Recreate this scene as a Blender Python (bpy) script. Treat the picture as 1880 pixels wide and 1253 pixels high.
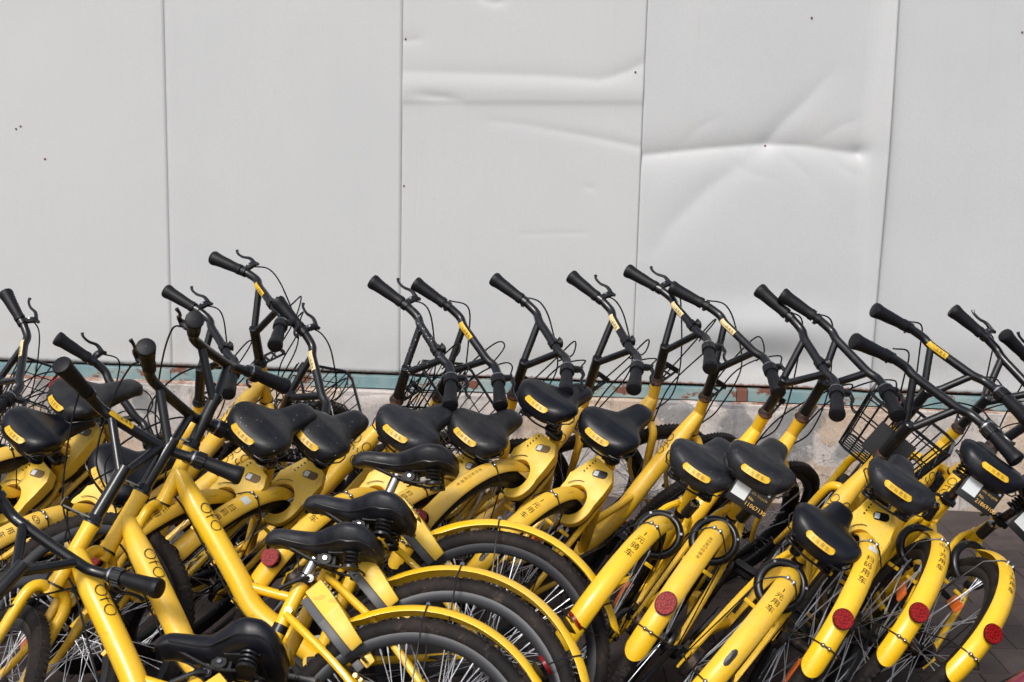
import bpy, bmesh, math, random
import numpy as np
from mathutils import Vector, Matrix, Quaternion, noise
R = math.radians
PI = math.pi
rnd = random.Random(7)
for o in list(bpy.data.objects):
    bpy.data.objects.remove(o)
scn = bpy.context.scene
COL = scn.collection

# ------------------------------------------------------------------ camera
cam_d = bpy.data.cameras.new('camera')
cam = bpy.data.objects.new('camera', cam_d)
COL.objects.link(cam)
scn.camera = cam
CAM_H = 1.6646
cam_d.sensor_width = 36.0
cam_d.lens = 36.0 * 2281.05 / 1880.0
cam_d.clip_start = 0.05
cam_d.clip_end = 500
cam.matrix_world = Matrix.Translation((0, 0, CAM_H)) @ Matrix.Rotation(R(90 - 9.6536), 4, 'X') @ Matrix.Rotation(R(1.4089), 4, 'Z')
cam_d.dof.use_dof = True
cam_d.dof.focus_distance = 3.9
cam_d.dof.aperture_fstop = 7.0

# ------------------------------------------------------------------ daylight
world = bpy.data.worlds.new('World')
scn.world = world
world.use_nodes = True
wn = world.node_tree.nodes
wl = world.node_tree.links
wn.clear()
wo = wn.new('ShaderNodeOutputWorld')
wb = wn.new('ShaderNodeBackground')
sky = wn.new('ShaderNodeTexSky')
sky.sky_type = 'NISHITA'
sky.sun_disc = False
SUN_EL, SUN_AZ = 47.0, 203.0     # azimuth measured clockwise from +Y (the wall side): behind the camera, to its left
sky.sun_elevation = R(SUN_EL)
sky.sun_rotation = R(SUN_AZ)
sky.air_density = 1.0
sky.dust_density = 4.0
sky.ozone_density = 1.0
wb.inputs['Strength'].default_value = 0.118
haze = wn.new('ShaderNodeHueSaturation')     # thin high cloud: a paler, whiter sky
haze.inputs['Saturation'].default_value = 0.45
wl.new(sky.outputs[0], haze.inputs['Color'])
wl.new(haze.outputs[0], wb.inputs[0])
wl.new(wb.outputs[0], wo.inputs[0])
sun_d = bpy.data.lights.new('sun', 'SUN')
sun_d.energy = 1.5
sun_d.angle = R(13)
sun_d.color = (1.0, 0.95, 0.88)
sun = bpy.data.objects.new('sun', sun_d)
COL.objects.link(sun)
sdir = Vector((math.sin(R(SUN_AZ)) * math.cos(R(SUN_EL)), math.cos(R(SUN_AZ)) * math.cos(R(SUN_EL)), math.sin(R(SUN_EL))))
sun.rotation_euler = sdir.to_track_quat('Z', 'Y').to_euler()
scn.view_settings.view_transform = 'Standard'
scn.view_settings.look = 'None'
scn.view_settings.exposure = 0.42
scn.view_settings.gamma = 1.0
scn.view_settings.use_curve_mapping = False

# ------------------------------------------------------------------ materials
def mat(name, color, rough=0.5, metal=0.0, coat=0.0, spec=0.5):
    m = bpy.data.materials.new(name)
    m.use_nodes = True
    b = m.node_tree.nodes['Principled BSDF']
    b.inputs['Base Color'].default_value = (*color, 1)
    b.inputs['Roughness'].default_value = rough
    b.inputs['Metallic'].default_value = metal
    b.inputs['Coat Weight'].default_value = coat
    b.inputs['Specular IOR Level'].default_value = spec
    return m

class NT:
    def __init__(s, m):
        s.t = m.node_tree
        s.b = s.t.nodes['Principled BSDF']
        s.n = s.t.nodes
        s.l = s.t.links
        tc = s.n.new('ShaderNodeTexCoord')
        s.obj = tc.outputs['Object']
    def noise(s, scale, detail=4, rough=0.6, vec=None):
        t = s.n.new('ShaderNodeTexNoise')
        t.inputs['Scale'].default_value = scale
        t.inputs['Detail'].default_value = detail
        t.inputs['Roughness'].default_value = rough
        s.l.new(vec or s.obj, t.inputs['Vector'])
        return t.outputs['Fac']
    def voro(s, scale, vec=None):
        t = s.n.new('ShaderNodeTexVoronoi')
        t.inputs['Scale'].default_value = scale
        s.l.new(vec or s.obj, t.inputs['Vector'])
        return t
    def ramp(s, fac, a, b, ca=(0, 0, 0), cb=(1, 1, 1)):
        r = s.n.new('ShaderNodeValToRGB')
        r.color_ramp.elements[0].position = a
        r.color_ramp.elements[1].position = b
        r.color_ramp.elements[0].color = (*ca, 1)
        r.color_ramp.elements[1].color = (*cb, 1)
        s.l.new(fac, r.inputs[0])
        return r.outputs[0]
    def mix(s, fac, a, b):
        m = s.n.new('ShaderNodeMix')
        m.data_type = 'RGBA'
        for i, v in ((0, fac), (6, a), (7, b)):
            if isinstance(v, (tuple, list)):
                m.inputs[i].default_value = (*v, 1) if len(v) == 3 else v
            elif isinstance(v, (int, float)):
                m.inputs[i].default_value = v
            else:
                s.l.new(v, m.inputs[i])
        return m.outputs[2]
    def math(s, op, a, b=0.0):
        m = s.n.new('ShaderNodeMath')
        m.operation = op
        for i, v in ((0, a), (1, b)):
            if isinstance(v, (int, float)):
                m.inputs[i].default_value = v
            else:
                s.l.new(v, m.inputs[i])
        return m.outputs[0]
    def scaled(s, sc, off=(0, 0, 0)):
        m = s.n.new('ShaderNodeMapping')
        m.inputs['Scale'].default_value = sc
        m.inputs['Location'].default_value = off
        s.l.new(s.obj, m.inputs['Vector'])
        return m.outputs[0]
    def sep(s):
        m = s.n.new('ShaderNodeSeparateXYZ')
        s.l.new(s.obj, m.inputs[0])
        return m.outputs
    def color(s, c):
        s.l.new(c, s.b.inputs['Base Color'])
    def rough(s, c):
        s.l.new(c, s.b.inputs['Roughness'])
    def bump(s, h, strength=0.2, dist=0.002):
        b = s.n.new('ShaderNodeBump')
        b.inputs['Strength'].default_value = strength
        b.inputs['Distance'].default_value = dist
        s.l.new(h, b.inputs['Height'])
        s.l.new(b.outputs[0], s.b.inputs['Normal'])

def paint(name, base, dusty, amount, rough, coat):
    m = mat(name, base, rough, 0, coat)
    n = NT(m)
    big = n.ramp(n.noise(7, 5, 0.65), 0.42, 0.72)
    fine = n.ramp(n.noise(90, 3, 0.7), 0.5, 0.78)
    c = n.mix(n.math('MULTIPLY', big, amount), base, dusty)
    c = n.mix(n.math('MULTIPLY', fine, 0.16 * amount + 0.04), c, (0.34, 0.20, 0.05))
    scr = n.ramp(n.noise(34, 3, .6, n.scaled((.22, 1.6, 1.1))), 0.655, 0.68)
    c = n.mix(n.math('MULTIPLY', scr, 0.5 * amount), c, (0.30, 0.17, 0.035))
    sc2 = n.ramp(n.noise(19, 5, .75, n.scaled((.6, 1.4, 1.4), (3, 1, 2))), 0.61, 0.66)
    c = n.mix(n.math('MULTIPLY', sc2, 0.42 * amount), c, (0.52, 0.36, 0.13))
    sc3 = n.ramp(n.noise(27, 5, .8, n.scaled((1, 1, 1), (7, 5, 1))), 0.655, 0.69)
    c = n.mix(n.math('MULTIPLY', sc3, 0.5 * amount), c, (0.17, 0.10, 0.03))
    spat = n.ramp(n.voro(150).outputs['Distance'], 0.10, 0.16, (1, 1, 1), (0, 0, 0))
    c = n.mix(n.math('MULTIPLY', spat, n.math('MULTIPLY', n.ramp(n.noise(6, 3), .5, .62), .55 * amount)), c, (0.16, 0.10, 0.04))
    chips = n.ramp(n.voro(60).outputs['Distance'], 0.045, 0.07, (1, 1, 1), (0, 0, 0))
    gate = n.ramp(n.noise(9, 2), 0.50, 0.56)
    c = n.mix(n.math('MULTIPLY', chips, n.math('MULTIPLY', gate, 0.85)), c, (0.06, 0.03, 0.015))
    n.color(c)
    n.rough(n.ramp(n.noise(22, 3), 0.3, 0.75, (rough - 0.08,) * 3, (rough + 0.2,) * 3))
    n.bump(n.noise(260, 2), 0.08, 0.0006)
    return m

Y_A = paint('yellow_paint_glossy', (0.87, 0.515, 0.009), (0.80, 0.53, 0.09), 0.5, 0.30, 0.2)
Y_B = paint('yellow_paint_worn', (0.84, 0.495, 0.012), (0.73, 0.49, 0.12), 0.7, 0.40, 0.05)
Y_C = paint('yellow_paint_dusty', (0.80, 0.475, 0.022), (0.68, 0.48, 0.16), 0.9, 0.46, 0.0)
MAROON = mat('maroon_paint', (0.16, 0.012, 0.03), 0.2, 0, 0.8)
LOCKY = paint('yellow_lock_plastic', (0.84, 0.54, 0.045), (0.74, 0.54, 0.18), 0.7, 0.42, 0.0)

BLACK = mat('black_metal_paint', (0.006, 0.007, 0.010), 0.28, 0, 0.1)
n = NT(BLACK); n.color(n.mix(n.ramp(n.noise(40, 4), 0.55, 0.8), (0.0055, 0.0065, 0.009), (0.022, 0.019, 0.018)))
SADV = mat('black_saddle_vinyl', (0.012, 0.013, 0.018), 0.37, 0, 0.0, 0.32)
n = NT(SADV); n.bump(n.noise(700, 2), 0.10, 0.0008)
n.color(n.mix(n.ramp(n.noise(12, 5), 0.5, 0.85), (0.004, 0.005, 0.009), (0.020, 0.019, 0.022)))
SADS = mat('black_saddle_vinyl_speckled', (0.012, 0.013, 0.018), 0.42, 0, 0.0, 0.32)
n = NT(SADS); n.bump(n.noise(700, 2), 0.10, 0.0008)
sp = n.ramp(n.voro(120, n.scaled((1, 1, 0.5))).outputs['Distance'], 0.09, 0.15, (1, 1, 1), (0, 0, 0))
gate = n.ramp(n.noise(26, 3), 0.50, 0.57)
n.color(n.mix(n.math('MULTIPLY', sp, gate), n.mix(n.ramp(n.noise(12, 5), 0.45, 0.8), (0.007, 0.008, 0.012), (0.026, 0.024, 0.024)), (0.5, 0.52, 0.56)))
BLACKS = mat('black_bar_paint_speckled', (0.006, 0.007, 0.010), 0.35)
n = NT(BLACKS)
sp = n.ramp(n.voro(95).outputs['Distance'], 0.13, 0.2, (1, 1, 1), (0, 0, 0))
n.color(n.mix(n.math('MULTIPLY', sp, n.ramp(n.noise(14, 3), 0.44, 0.52)), (0.006, 0.007, 0.010), (0.5, 0.52, 0.54)))
def saddle_vinyl(name, dust, amt):
    m = mat(name, (0.012, 0.013, 0.018), 0.4, 0, 0, 0.32)
    n = NT(m)
    c = n.mix(n.math('MULTIPLY', n.ramp(n.noise(13, 6, .7), .38, .72), amt), (0.006, 0.007, 0.011), dust)
    c = n.mix(n.ramp(n.noise(48, 3, .6, n.scaled((.3, 1.8, 1))), .66, .70, (0, 0, 0), (.5, .5, .5)), c, (0.09, 0.085, 0.08))
    n.color(c)
    n.rough(n.ramp(n.noise(20, 4), .35, .7, (.33,) * 3, (.6,) * 3))
    n.bump(n.noise(9, 4, .5), 0.25, 0.006)
    return m
SAD_DUST = saddle_vinyl('dusty_saddle_vinyl', (0.045, 0.041, 0.039), .55)
SAD_WORN = saddle_vinyl('sun_greyed_saddle_vinyl', (0.038, 0.039, 0.044), .65)
RUBBER = mat('black_rubber', (0.006, 0.0065, 0.009), 0.5, 0, 0, 0.28)
n = NT(RUBBER); n.bump(n.noise(300, 2), 0.15, 0.001)
TYRE = mat('dusty_tyre_rubber', (0.02, 0.018, 0.018), 0.75, 0, 0, 0.25)
n = NT(TYRE)
n.color(n.mix(n.ramp(n.noise(9, 5, 0.7), 0.38, 0.72), (0.006, 0.0055, 0.006), (0.030, 0.022, 0.020)))
n.color(n.mix(n.ramp(n.noise(26, 6, .8, n.scaled((1, 1, 1), (2, 8, 4))), .56, .68, (0, 0, 0), (.7, .7, .7)), n.mix(n.ramp(n.noise(9, 5, 0.7), 0.38, 0.72), (0.006, 0.0055, 0.006), (0.030, 0.022, 0.020)), (0.085, 0.062, 0.05)))
n.bump(n.noise(160, 3), .4, .002)
TREAD = mat('tyre_tread_rubber', (0.012, 0.010, 0.010), 0.85)
RIM = mat('dark_grey_rim', (0.030, 0.032, 0.038), 0.42, 0.2, 0, 0.35)
STEEL = mat('spoke_steel', (0.55, 0.57, 0.62), 0.36, 0.55)
CHROME = mat('chrome', (0.42, 0.42, 0.44), 0.24, 1.0)
POST_B = mat('brown_dirty_post', (0.19, 0.12, 0.06), 0.35, 0.6)
n = NT(POST_B); n.color(n.mix(n.ramp(n.noise(30, 4, vec=n.scaled((6, 6, 1))), 0.4, 0.65), (0.10, 0.055, 0.025), (0.34, 0.23, 0.12)))
RUSTM = mat('rusty_headset', (0.05, 0.028, 0.02), 0.6, 0.3)
n = NT(RUSTM); n.color(n.mix(n.ramp(n.noise(80, 4), 0.4, 0.65), (0.02, 0.016, 0.015), (0.13, 0.055, 0.03)))
GREASE = mat('dark_greasy_metal', (0.025, 0.021, 0.02), 0.45, 0.5)
n = NT(GREASE); n.color(n.mix(n.ramp(n.noise(60, 4), 0.45, 0.7), (0.018, 0.016, 0.016), (0.10, 0.06, 0.04)))
PLATE = mat('bracket_plate_bronze', (0.16, 0.12, 0.07), 0.35, 0.6)
RED = mat('red_reflector', (0.24, 0.004, 0.005), 0.26, 0, 0.0, 0.22)
n = NT(RED); n.color(n.mix(n.ramp(n.voro(260).outputs['Distance'], .25, .6), (0.34, 0.010, 0.010), (0.13, 0.002, 0.003))); n.bump(n.voro(260).outputs['Distance'], 0.3, 0.0008)
ORANGE = mat('orange_reflector', (0.65, 0.13, 0.02), 0.2, 0, 0.5)
GREY = mat('grey_plastic', (0.075, 0.078, 0.085), 0.5)
CABLE = mat('cable_sheath', (0.008, 0.008, 0.009), 0.7, 0, 0, 0.2)
MATTE = mat('matt_black_steel', (0.008, 0.008, 0.009), 0.6)
PLBLK = mat('black_plastic', (0.006, 0.006, 0.008), 0.34)
PRINT = mat('black_print', (0.015, 0.012, 0.010), 0.5)
BPRINT = mat('brown_faded_print', (0.14, 0.085, 0.03), 0.6)
LABEL = mat('yellow_label_film', (0.66, 0.40, 0.012), 0.4)
n = NT(LABEL); n.color(n.mix(n.ramp(n.noise(120, 4, .7), .5, .72), (0.68, 0.41, 0.012), (0.35, 0.20, 0.02)))
PALEL = mat('pale_label_film', (0.70, 0.55, 0.28), 0.45)
STICK = mat('pale_sticker', (0.60, 0.64, 0.66), 0.5)
GOLD = mat('gold_print', (0.72, 0.42, 0.08), 0.5)
REDS = mat('red_saddle_trim', (0.5, 0.03, 0.02), 0.45)

# ------------------------------------------------------------------ mesh helpers
V = Vector
MC = {}
class MB:
    def __init__(s):
        s.v = []; s.f = []
    def add(s, vs, fs):
        k = len(s.v)
        s.v += [tuple(v) for v in vs]
        s.f += [tuple(i + k for i in f) for f in fs]
        return s
    def tube(s, path, r, n=8, caps=True, closed=False, flat=None):
        P = [V(p) for p in path]
        m = len(P)
        rr = r if isinstance(r, (list, tuple)) else [r] * m
        T = []
        for i in range(m):
            if closed:
                t = P[(i + 1) % m] - P[i - 1]
            else:
                t = P[min(i + 1, m - 1)] - P[max(i - 1, 0)]
            T.append(t.normalized())
        a = V((0, 0, 1)) if abs(T[0].z) < 0.9 else V((1, 0, 0))
        N = (a - T[0] * a.dot(T[0])).normalized()
        vs = []; fs = []
        for i in range(m):
            if i:
                N = (N - T[i] * N.dot(T[i]))
                N.normalize()
            Bn = T[i].cross(N)
            for j in range(n):
                t = 2 * PI * j / n
                d = N * math.cos(t) + Bn * math.sin(t) * (flat or 1.0)
                vs.append(P[i] + d * rr[i])
        for i in range(m - (0 if closed else 1)):
            for j in range(n):
                i2 = (i + 1) % m
                fs.append((i * n + j, i * n + (j + 1) % n, i2 * n + (j + 1) % n, i2 * n + j))
        if caps and not closed:
            fs.append(tuple(range(n - 1, -1, -1)))
            fs.append(tuple((m - 1) * n + j for j in range(n)))
        return s.add(vs, fs)
    def box(s, c, size, M=None):
        x, y, z = [k / 2 for k in size]
        c = V(c)
        vs = [V((a * x, b * y, d * z)) for d in (-1, 1) for b in (-1, 1) for a in (-1, 1)]
        vs = [(M @ v if M else v) + c for v in vs]
        return s.add(vs, [(0, 2, 3, 1), (4, 5, 7, 6), (0, 1, 5, 4), (2, 6, 7, 3), (0, 4, 6, 2), (1, 3, 7, 5)])
    def cyl(s, a, b, r, n=12, r2=None):
        return s.tube([a, b], [r, r if r2 is None else r2], n)
    def mesh(s, name, smooth=True, bevel=0.0, angle=40):
        me = bpy.data.meshes.new(name)
        me.from_pydata(s.v, [], s.f)
        if bevel or smooth:
            bm = bmesh.new(); bm.from_mesh(me)
            if bevel:
                bmesh.ops.recalc_face_normals(bm, faces=bm.faces)
                es = [e for e in bm.edges if len(e.link_faces) == 2 and e.calc_face_angle(0) > R(30)]
                bmesh.ops.bevel(bm, geom=es, offset=bevel, segments=2, affect='EDGES', profile=0.6, clamp_overlap=True)
            else:
                bmesh.ops.recalc_face_normals(bm, faces=bm.faces)
            for f in bm.faces:
                f.smooth = smooth
            for e in bm.edges:
                if len(e.link_faces) == 2 and e.calc_face_angle(0) > R(angle):
                    e.smooth = False
            bm.to_mesh(me); bm.free()
        return me

def put(name, me, m, parent=None, M=None, kind=None, label=None):
    o = bpy.data.objects.new(name, me)
    COL.objects.link(o)
    if parent is not None:
        o.parent = parent
    if M is not None:
        o.matrix_local = M
    if m is not None:
        if len(me.materials) == 0:
            me.materials.append(m)
        if me.materials[0] != m:
            o.material_slots[0].link = 'OBJECT'
            o.material_slots[0].material = m
    if kind: o['kind'] = kind
    if label: o['label'] = label
    return o

def thing(name, label, cat, M=None, group=None):
    o = bpy.data.objects.new(name, None)
    o.empty_display_size = 0.1
    COL.objects.link(o)
    if M is not None: o.matrix_world = M
    o['label'] = label; o['category'] = cat
    if group: o['group'] = group
    return o

def cr(pts, n=6):
    """Catmull-Rom through points"""
    P = [V(p) for p in pts]
    out = []
    for i in range(len(P) - 1):
        p0 = P[i - 1] if i else P[0] * 2 - P[1]
        p1, p2 = P[i], P[i + 1]
        p3 = P[i + 2] if i + 2 < len(P) else P[-1] * 2 - P[-2]
        for k in range(n):
            t = k / n
            out.append(0.5 * ((2 * p1) + (p2 - p0) * t + (2 * p0 - 5 * p1 + 4 * p2 - p3) * t * t + (3 * p1 - p0 - 3 * p2 + p3) * t ** 3))
    out.append(P[-1])
    return out

TXT = {}
def text2d(s):
    """flat triangulated letters, centred, cap height about 1"""
    if s not in TXT:
        c = bpy.data.curves.new('t', 'FONT')
        c.body = s; c.size = 1.0; c.resolution_u = 2
        o = bpy.data.objects.new('t', c)
        COL.objects.link(o)
        dg = bpy.context.evaluated_depsgraph_get()
        me = bpy.data.meshes.new_from_object(o.evaluated_get(dg))
        bm = bmesh.new(); bm.from_mesh(me)
        bmesh.ops.remove_doubles(bm, verts=bm.verts, dist=1e-5)
        bmesh.ops.triangulate(bm, faces=bm.faces)
        for _ in range(3):
            es = [e for e in bm.edges if e.calc_length() > .22]
            if not es: break
            bmesh.ops.subdivide_edges(bm, edges=es, cuts=1)
            bmesh.ops.triangulate(bm, faces=bm.faces)
        bm.verts.index_update()
        vs = [v.co.copy() for v in bm.verts]; fs = [tuple(v.index for v in f.verts) for f in bm.faces]
        bm.free()
        bpy.data.objects.remove(o); bpy.data.curves.remove(c); bpy.data.meshes.remove(me)
        if vs:
            x0 = min(v.x for v in vs); x1 = max(v.x for v in vs); y0 = min(v.y for v in vs); y1 = max(v.y for v in vs)
            vs = [V((v.x - (x0 + x1) / 2, v.y - (y0 + y1) / 2, 0)) for v in vs]
        TXT[s] = (vs, fs)
    return TXT[s]

def stroke2d(pts, w):
    vs = []; fs = []
    P = []
    for i, p in enumerate(pts):
        p = V((p[0], p[1], 0))
        if i:
            q = P[-1]; k = max(1, int((p - q).length / .09))
            P += [q.lerp(p, j / k) for j in range(1, k)]
        P.append(p)
    for i, p in enumerate(P):
        t = (P[min(i + 1, len(P) - 1)] - P[max(i - 1, 0)]).normalized()
        nn = V((-t.y, t.x, 0)) * w / 2
        vs += [p + nn, p - nn]
    for i in range(len(P) - 1):
        fs.append((2 * i, 2 * i + 1, 2 * i + 3, 2 * i + 2))
    return vs, fs

def ofo2d(h=1.0, w=0.09):
    """thin round letters o f o, x-height h, centred"""
    out = []
    r = h / 2
    for cx in (-h * 0.95, h * 0.95):
        out.append(stroke2d([(cx + r * math.cos(2 * PI * k / 20), r * math.sin(2 * PI * k / 20)) for k in range(21)], w * h))
    f = [(-0.12 * h, -r)] + [(-0.12 * h, 0.35 * h)] + [(-0.12 * h + 0.3 * h * (1 - math.cos(a)), 0.35 * h + 0.3 * h * math.sin(a)) for a in (0.5, 1.0, 1.5, 1.9)]
    out.append(stroke2d(f, w * h))
    out.append(stroke2d([(-0.3 * h, 0.12 * h), (0.28 * h, 0.12 * h)], w * h))
    return out

# ------------------------------------------------------------------ bicycle geometry, bike space: x forward, y left, z up, origin where the rear tyre meets the ground
S20, C20 = math.sin(R(20)), math.cos(R(20))
U = V((-S20, 0, C20)); F = V((C20, 0, S20)); L = V((0, 1, 0))
HUB_R = V((0, 0, 0.33)); HUB_F = V((1.098, 0, 0.33))
HB = HUB_F - F * 0.045 + U * 0.400
HT = HB + U * 0.165
J = HT + U * 0.160
CP = V((0.294, 0, 0.742))
def hp(f, u, l): return J + F * f + U * u + L * l

def key(k, fn):
    if k not in MC: MC[k] = fn()
    return MC[k]

def m_frame():
    b = MB()
    b.tube([HB - U * .002, HB + U * .02, HT - U * .02, HT + U * .002], [.0225, .0205, .0205, .0225], 14)
    dt = cr([(.893, 0, .785), (.825, 0, .685), (.75, 0, .584), (.685, 0, .493), (.636, 0, .420), (.575, 0, .374), (.51, 0, .338), (.448, 0, .297)], 5)
    m = len(dt)
    b.tube(dt, [.020 + .012 * min(1, i / 5) - .006 * max(0, (i - m + 10) / 10) for i in range(m)], 16)
    b.tube(cr([(.655, 0, .475), (.54, 0, .452), (.41, 0, .437)], 4), .0135, 10)
    b.tube([CP + V((0, 0, 0)), V((.45, 0, .285))], .0185, 14)
    b.cyl((.45, -.038, .285), (.45, .038, .285), .027, 16)
    b.cyl((.318, -.022, .655), (.318, .022, .655), .011, 8)
    for y in (-.048, .048):
        b.cyl((.13, y * .3, .51), (.13, y, .51), .006, 6)
    for t in (.14, .5, .86):      # cable stops under the down tube
        p = V((.825, 0, .685)).lerp(V((.636, 0, .42)), t) + V((.026, 0, -.021))
        b.box(p, (.010, .012, .014), Matrix.Rotation(R(-35), 3, 'Y'))
    return b.mesh('frame')

def m_stay(s):
    b = MB()
    b.tube(cr([(.322, s * .018, .645), (.27, s * .045, .605), (.15, s * .060, .505), (.03, s * .066, .372), (0, s * .066, .335)], 4), [.0095] * 17, 8)
    return b.mesh('seat_stay')
def m_chainstay(s):
    b = MB()
    b.tube(cr([(.44, s * .028, .287), (.36, s * .042, .292), (.25, s * .058, .302), (.03, s * .067, .327)], 4), [.013] * 8 + [.010] * 5, 8)
    b.box((.0, s * .067, .332), (.07, .006, .045))
    return b.mesh('chain_stay')

def m_fork():
    b = MB()
    b.tube([HB - U * .030, HB - U * .004], [.020, .021], 12)
    for s in (-1, 1):
        b.tube(cr([HB - U * .016 + L * s * .006, HB - U * .018 + L * s * .034, HB - U * .045 + L * s * .053, HB - U * .12 + L * s * .056,
                   HB - U * .28 + L * s * .056 + F * .006, HUB_F + L * s * .055], 5), [.0145] * 16 + [.0135, .0125, .0115, .0105, .0095, .009, .009, .009, .009, .009], 10)
    return b.mesh('fork')

def ring_pts(r, n=64, y=0.0):
    return [V((r * math.cos(2 * PI * k / n), y, r * math.sin(2 * PI * k / n))) for k in range(n)]
def m_tyre():
    b = MB()
    b.tube(ring_pts(.3085, 72), .0215, 12, closed=True)
    return b.mesh('tyre')
def m_tread():
    b = MB()
    for k in range(110):
        a = 2 * PI * k / 110
        for y, da in ((-.008, 0), (.008, .5)):
            aa = a + da * 2 * PI / 110
            c = V((math.cos(aa), 0, math.sin(aa))) * .3272 + V((0, y, 0))
            b.box(c, (.004, .011, .009), Matrix.Rotation(-aa, 3, 'Y') @ Matrix.Rotation(R(20 if y > 0 else -20), 3, 'X'))
    return b.mesh('tread_blocks', smooth=False)
def m_rim():
    b = MB()
    prof = [(-.0135, .293), (-.0135, .286), (-.010, .274), (-.004, .268), (.004, .268), (.010, .274), (.0135, .286), (.0135, .293)]
    N = 72; k = len(prof); vs = []; fs = []
    for i in range(N):
        a = 2 * PI * i / N
        for y, r in prof: vs.append((r * math.cos(a), y, r * math.sin(a)))
    for i in range(N):
        for j in range(k):
            i2 = (i + 1) % N; j2 = (j + 1) % k
            fs.append((i * k + j, i * k + j2, i2 * k + j2, i2 * k + j))
    b.add(vs, fs)
    return b.mesh('rim', angle=60)
def m_hub(rear):
    b = MB()
    w = .034 if rear else .03
    b.cyl((0, -w, 0), (0, w, 0), .016 if rear else .012, 14)
    for s in (-1, 1):
        b.cyl((0, s * w - .0015, 0), (0, s * w + .0015, 0), .028 if rear else .021, 18)
    b.cyl((0, -.078, 0), (0, .078, 0), .0048, 8)
    for s in (-1, 1):
        b.cyl((0, s * .070, 0), (0, s * .078, 0), .009, 6)
    if rear: b.cyl((0, .038, 0), (0, .058, 0), .045, 20)
    return b.mesh('hub')
def m_spoke(s, d):
    b = MB()
    a0 = 0.0; a1 = d * R(32)
    p0 = V((.024, s * .032, 0)); p1 = V((.269 * math.cos(a1), s * .002, .269 * math.sin(a1)))
    dr = (p1 - p0).normalized()
    b.tube([p0, p1 - dr * .016, p1 - dr * .0155, p1], [.0012, .0012, .0021, .0021], 5, caps=False)
    return b.mesh('spoke')
def m_spokes():
    b = MB()
    for k in range(36):
        s = 1 if k % 2 else -1; d = 1 if (k // 2) % 2 else -1
        sm = key(('spoke', s, d), lambda: m_spoke(s, d))
        M = Matrix.Rotation(-2 * PI * k / 36, 3, 'Y')
        b.add([M @ v.co for v in sm.vertices], [tuple(p.vertices) for p in sm.polygons])
    return b.mesh('spokes')

RFN = .36
TH0, TH1 = 57.0, 168.5
def fpt(th, y, off=0.0):
    """point on the mudguard skin: angle th over the hub, lateral y, offset outward"""
    d = V((math.cos(R(th)), 0, math.sin(R(th))))
    q = 1 - (abs(y) / .032) ** 2.2 * .5
    return HUB_R + d * (RFN - .042 * (1 - q) + off) + V((0, y, 0))
def m_fender():
    b = MB()
    N, K = 58, 12
    rows = []
    for i in range(N + 1):
        th = TH0 + (TH1 - 6 - TH0) * i / 44 if i <= 44 else TH1 - 6 + 6 * math.sin((i - 44) / 14 * PI / 2)
        hw = .0295
        e = (TH1 - th) / 5.2
        if e < 1: hw *= math.sqrt(max(0.0, 1 - (1 - e) ** 2)) * .995 + .005
        e = (th - TH0) / 9.0
        if e < 1: hw *= .62 + .38 * e
        rows.append((th, hw))
    vs = []; fs = []
    for off in (0.0, -.0022):
        for th, hw in rows:
            for j in range(K + 1):
                vs.append(fpt(th, hw * (2 * j / K - 1), off))
    n1 = (N + 1) * (K + 1); w = K + 1
    for i in range(N):
        for j in range(K):
            a = i * w + j
            fs.append((a, a + w, a + w + 1, a + 1))
            a += n1
            fs.append((a, a + 1, a + w + 1, a + w))
    for i in range(N):
        for j in (0, K):
            a = i * w + j; c = a + n1
            fs.append((a, a + w, c + w, c) if j else (a, c, c + w, a + w))
    for j in range(K):
        for i in (0, N):
            a = i * w + j; c = a + n1
            fs.append((a, a + 1, c + 1, c))
    b.add(vs, fs)
    return b.mesh('mudguard', angle=50)

def m_ftext(s, size, th_top, gap, faded=False):
    b = MB()
    th = th_top
    for ch in s:
        vs, fs = text2d(ch)
        sc = size
        out = []
        for v in vs:
            y = -v.x * sc
            t = th - (v.y * sc) / RFN * 180 / PI
            out.append(fpt(t, y, .0009))
        b.add(out, fs)
        th += (size * gap) / RFN * 180 / PI
    return b.mesh('lettering', smooth=False)

def m_patch(th, dth, y0, y1, off=.0007, n=6):
    b = MB(); vs = []; fs = []
    for i in range(n + 1):
        for j in range(n + 1):
            vs.append(fpt(th + dth * (i / n - .5), y0 + (y1 - y0) * j / n, off))
    for i in range(n):
        for j in range(n):
            a = i * (n + 1) + j
            fs.append((a, a + 1, a + n + 2, a + n + 1))
    b.add(vs, fs)
    return b.mesh('sticker', smooth=True)

def m_stay_wire(th):
    b = MB()
    pts = [HUB_R + V((0, .074, 0))]
    pts.append(HUB_R + V((0, .074, 0)).lerp(V((0, 0, 0)), 0) * 1.0)
    d = V((math.cos(R(th)), 0, math.sin(R(th))))
    side = [HUB_R + V((0, .074 - .02 * t, 0)) + d * (t * (RFN - .045)) for t in (0, .5, 1.0)]
    over = [fpt(th, .0325 * c, .0035) for c in (1.0, .8, .5, .2, -.2, -.5, -.8, -1.0)]
    other = [V((p.x, -p.y, p.z)) for p in reversed(side)]
    path = side + over + other
    b.tube(path, .0021, 6)
    return b.mesh('stay_wire')
def m_clip(th):
    b = MB()
    for y in (-.009, .009):
        p = fpt(th, y, 0)
        d = V((math.cos(R(th)), 0, math.sin(R(th))))
        b.tube([p, p + d * .004, p + d * .008, p + d * .010], [.0062, .0062, .0045, .0015], 8)
    c = fpt(th, 0, .003)
    d = V((math.cos(R(th)), 0, math.sin(R(th))))
    b.tube([fpt(th, -.012, .003), fpt(th, .012, .003)], .0035, 6)
    return b.mesh('stay_clip')
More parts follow.
